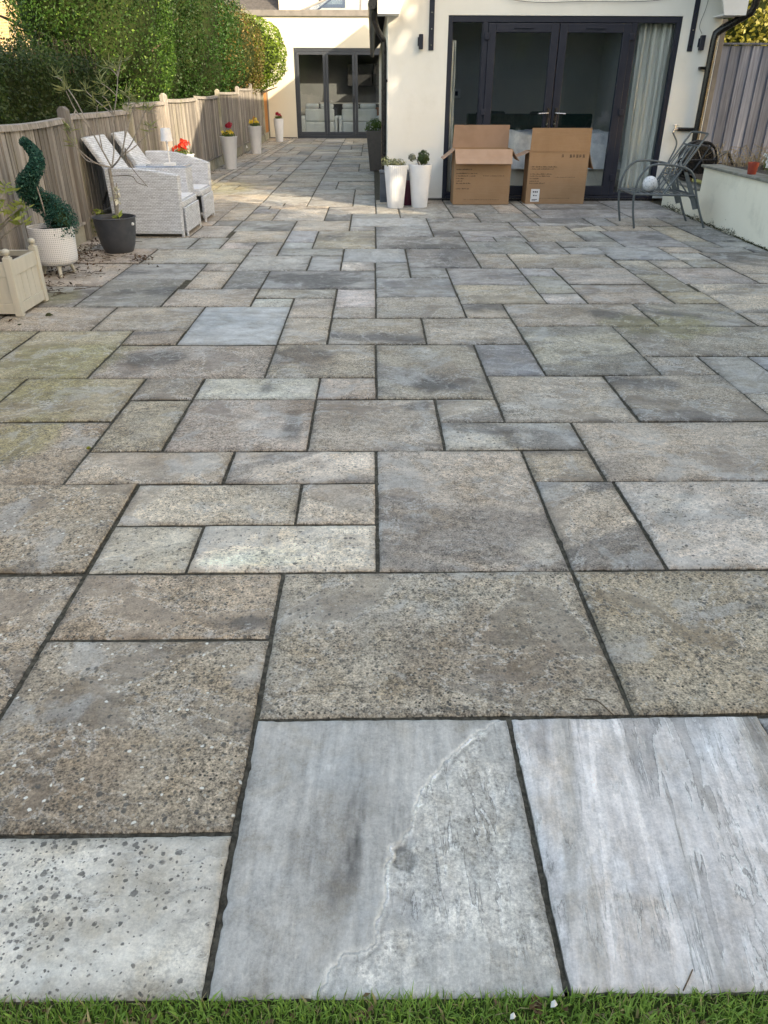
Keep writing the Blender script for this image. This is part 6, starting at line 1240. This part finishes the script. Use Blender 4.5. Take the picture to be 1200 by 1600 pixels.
def clump(name, px, py, r_, m, label, cat, lo=.4):
    d = D(px, py, 1); dv = Vector((d[0], d[1], d[2] - 1.28)); k = -1.28 / dv.z; x, y = dv.x * k, dv.y * k; b = MB(); b.sphere((x, y, .002), r_, 8, (1, 1, lo))
    for i, v in enumerate(b.v): q = 1 + .35 * math.sin(v[0] * 400 + v[1] * 300 + v[2] * 500); b.v[i] = (x + (v[0] - x) * q, y + (v[1] - y) * q, v[2])
    return tag(b.build(name, m, None, loc=(x, y, 0)), label, cat)
clump('moss_clump', 77, 493, .022, M['moss'], 'dark round moss clump on the slab beside the cream planter', 'moss', .7)
clump('moss_clump', 30, 508, .011, M['moss'], 'smaller dark crumb of moss nearer the cream planter corner', 'moss', .6)
clump('moss_tuft', 139, 700, .009, mat('yellow_moss', (.30, .28, .03), 1, (.16, .18, .03), 80, bs=1), 'tiny bright yellow green moss tuft in a joint at the left', 'moss', .6)
def at_ground(px, py, z=0):
    d = D(px, py, 1); dv = Vector((d[0], d[1], d[2] - 1.28)); k = -(1.28 - z) / dv.z; return dv.x * k, dv.y * k
def twig(pts, r, label):
    P = [at_ground(*p) + (z,) for p, z in pts]; b = MB(); b.tube(curve(P, 5), r, 6); return tag(b.build('twig', mat('dry_twig', (.16, .11, .07), .9, (.10, .07, .045), 60), None, loc=P[0], smooth=True), label, 'twig')
twig([((913, 1093), .002), ((932, 1101), .012), ((958, 1119), .004)], .0016, 'curved brown twig lying across the joint between two large slabs at right')
twig([((868, 1085 + 430), .002), ((862, 1085 + 440), .008), ((1072, 1545), .002)][:1] + [((1075, 1530), .006), ((1068, 1548), .001)], .0012, 'thin twig near the bottom right edge of the paving') if False else None
twig([((1081, 1518), .006), ((1075, 1532), .006), ((1067, 1549), .002)], .0011, 'short thin twig on the pale slab near the lawn edge')
for (px, py, s, l) in ((865, 1573, .006, 'white petal lying on the grass, the larger and upper one'), (801, 1592, .005, 'slim white petal on the grass, the lower one')):
    x, y = at_ground(px, py, .0); V = [(x - s, y - s * .5, .004), (x, y - s * .8, .008), (x + s, y, .006), (x + s * .3, y + s * .8, .012), (x - s * .7, y + s * .6, .008)]
    o = npmesh('petal', V, [(0, 1, 2, 3, 4)], M['white_chip'], loc=(x, y, 0)); md = o.modifiers.new('s', 'SOLIDIFY'); md.thickness = .0015; tag(o, l, 'petal')
def dead():
    n = 46; pts = [at_ground(rng.uniform(0, 1200), rng.uniform(1568, 1600)) for _ in range(n)] + [at_ground(840 + rng.normal(0, 6), 1580 + rng.normal(0, 12)) for _ in range(16)] + [at_ground(565 + rng.normal(0, 8), 1582 + rng.normal(0, 10)) for _ in range(12)]
    P = np.array([(x, y, -.006 + rng.rand() * .008) for x, y in pts]); return leaves('dead_leaves', P, np.tile((0, -.2, 1.), (len(P), 1)), .016, leafcols(len(P), (.12, .06, .03), (.28, .17, .09)), None, jitter=.5, aspect=.6)
tag(dead(), 'scraps of brown dead leaf lying in the lawn', kind='stuff')
# timber prop beside the second white pot
tp = thing('timber_prop', (-2.78, 13.2, 0), 'short pale timber bracket leaning against the fence between the red and yellow flower planters', 'timber')
x, y = fx(13) + .05, 13.0; b = MB(); b.obox((x + .06, y, .30), (.8, 0, -.35), (0, 1, 0), (.35, 0, .8), .16, .05, .02); b.build('arm', M['concrete'], tp, bevel=.004)
b = MB(); b.box(x - .02, x + .05, y - .03, y + .03, 0, .27); b.build('post', M['white_pvc'], tp, bevel=.004)
bk = thing('white_bracket', (-2.95, 18.6, 0), 'small white plastic bracket lying at the foot of the fence between the middle planters', 'bracket')
b = MB(); x, y = at_ground(381, 236); b.obox((x, y, .06), (.8, .2, .4), (0, 1, 0), (-.4, 0, .8), .10, .05, .03); b.build('arm', M['white_pvc'], bk, bevel=.004); b = MB(); b.box(x - .05, x + .05, y - .04, y + .04, 0, .05); b.build('foot', M['white_pvc'], bk, bevel=.004)
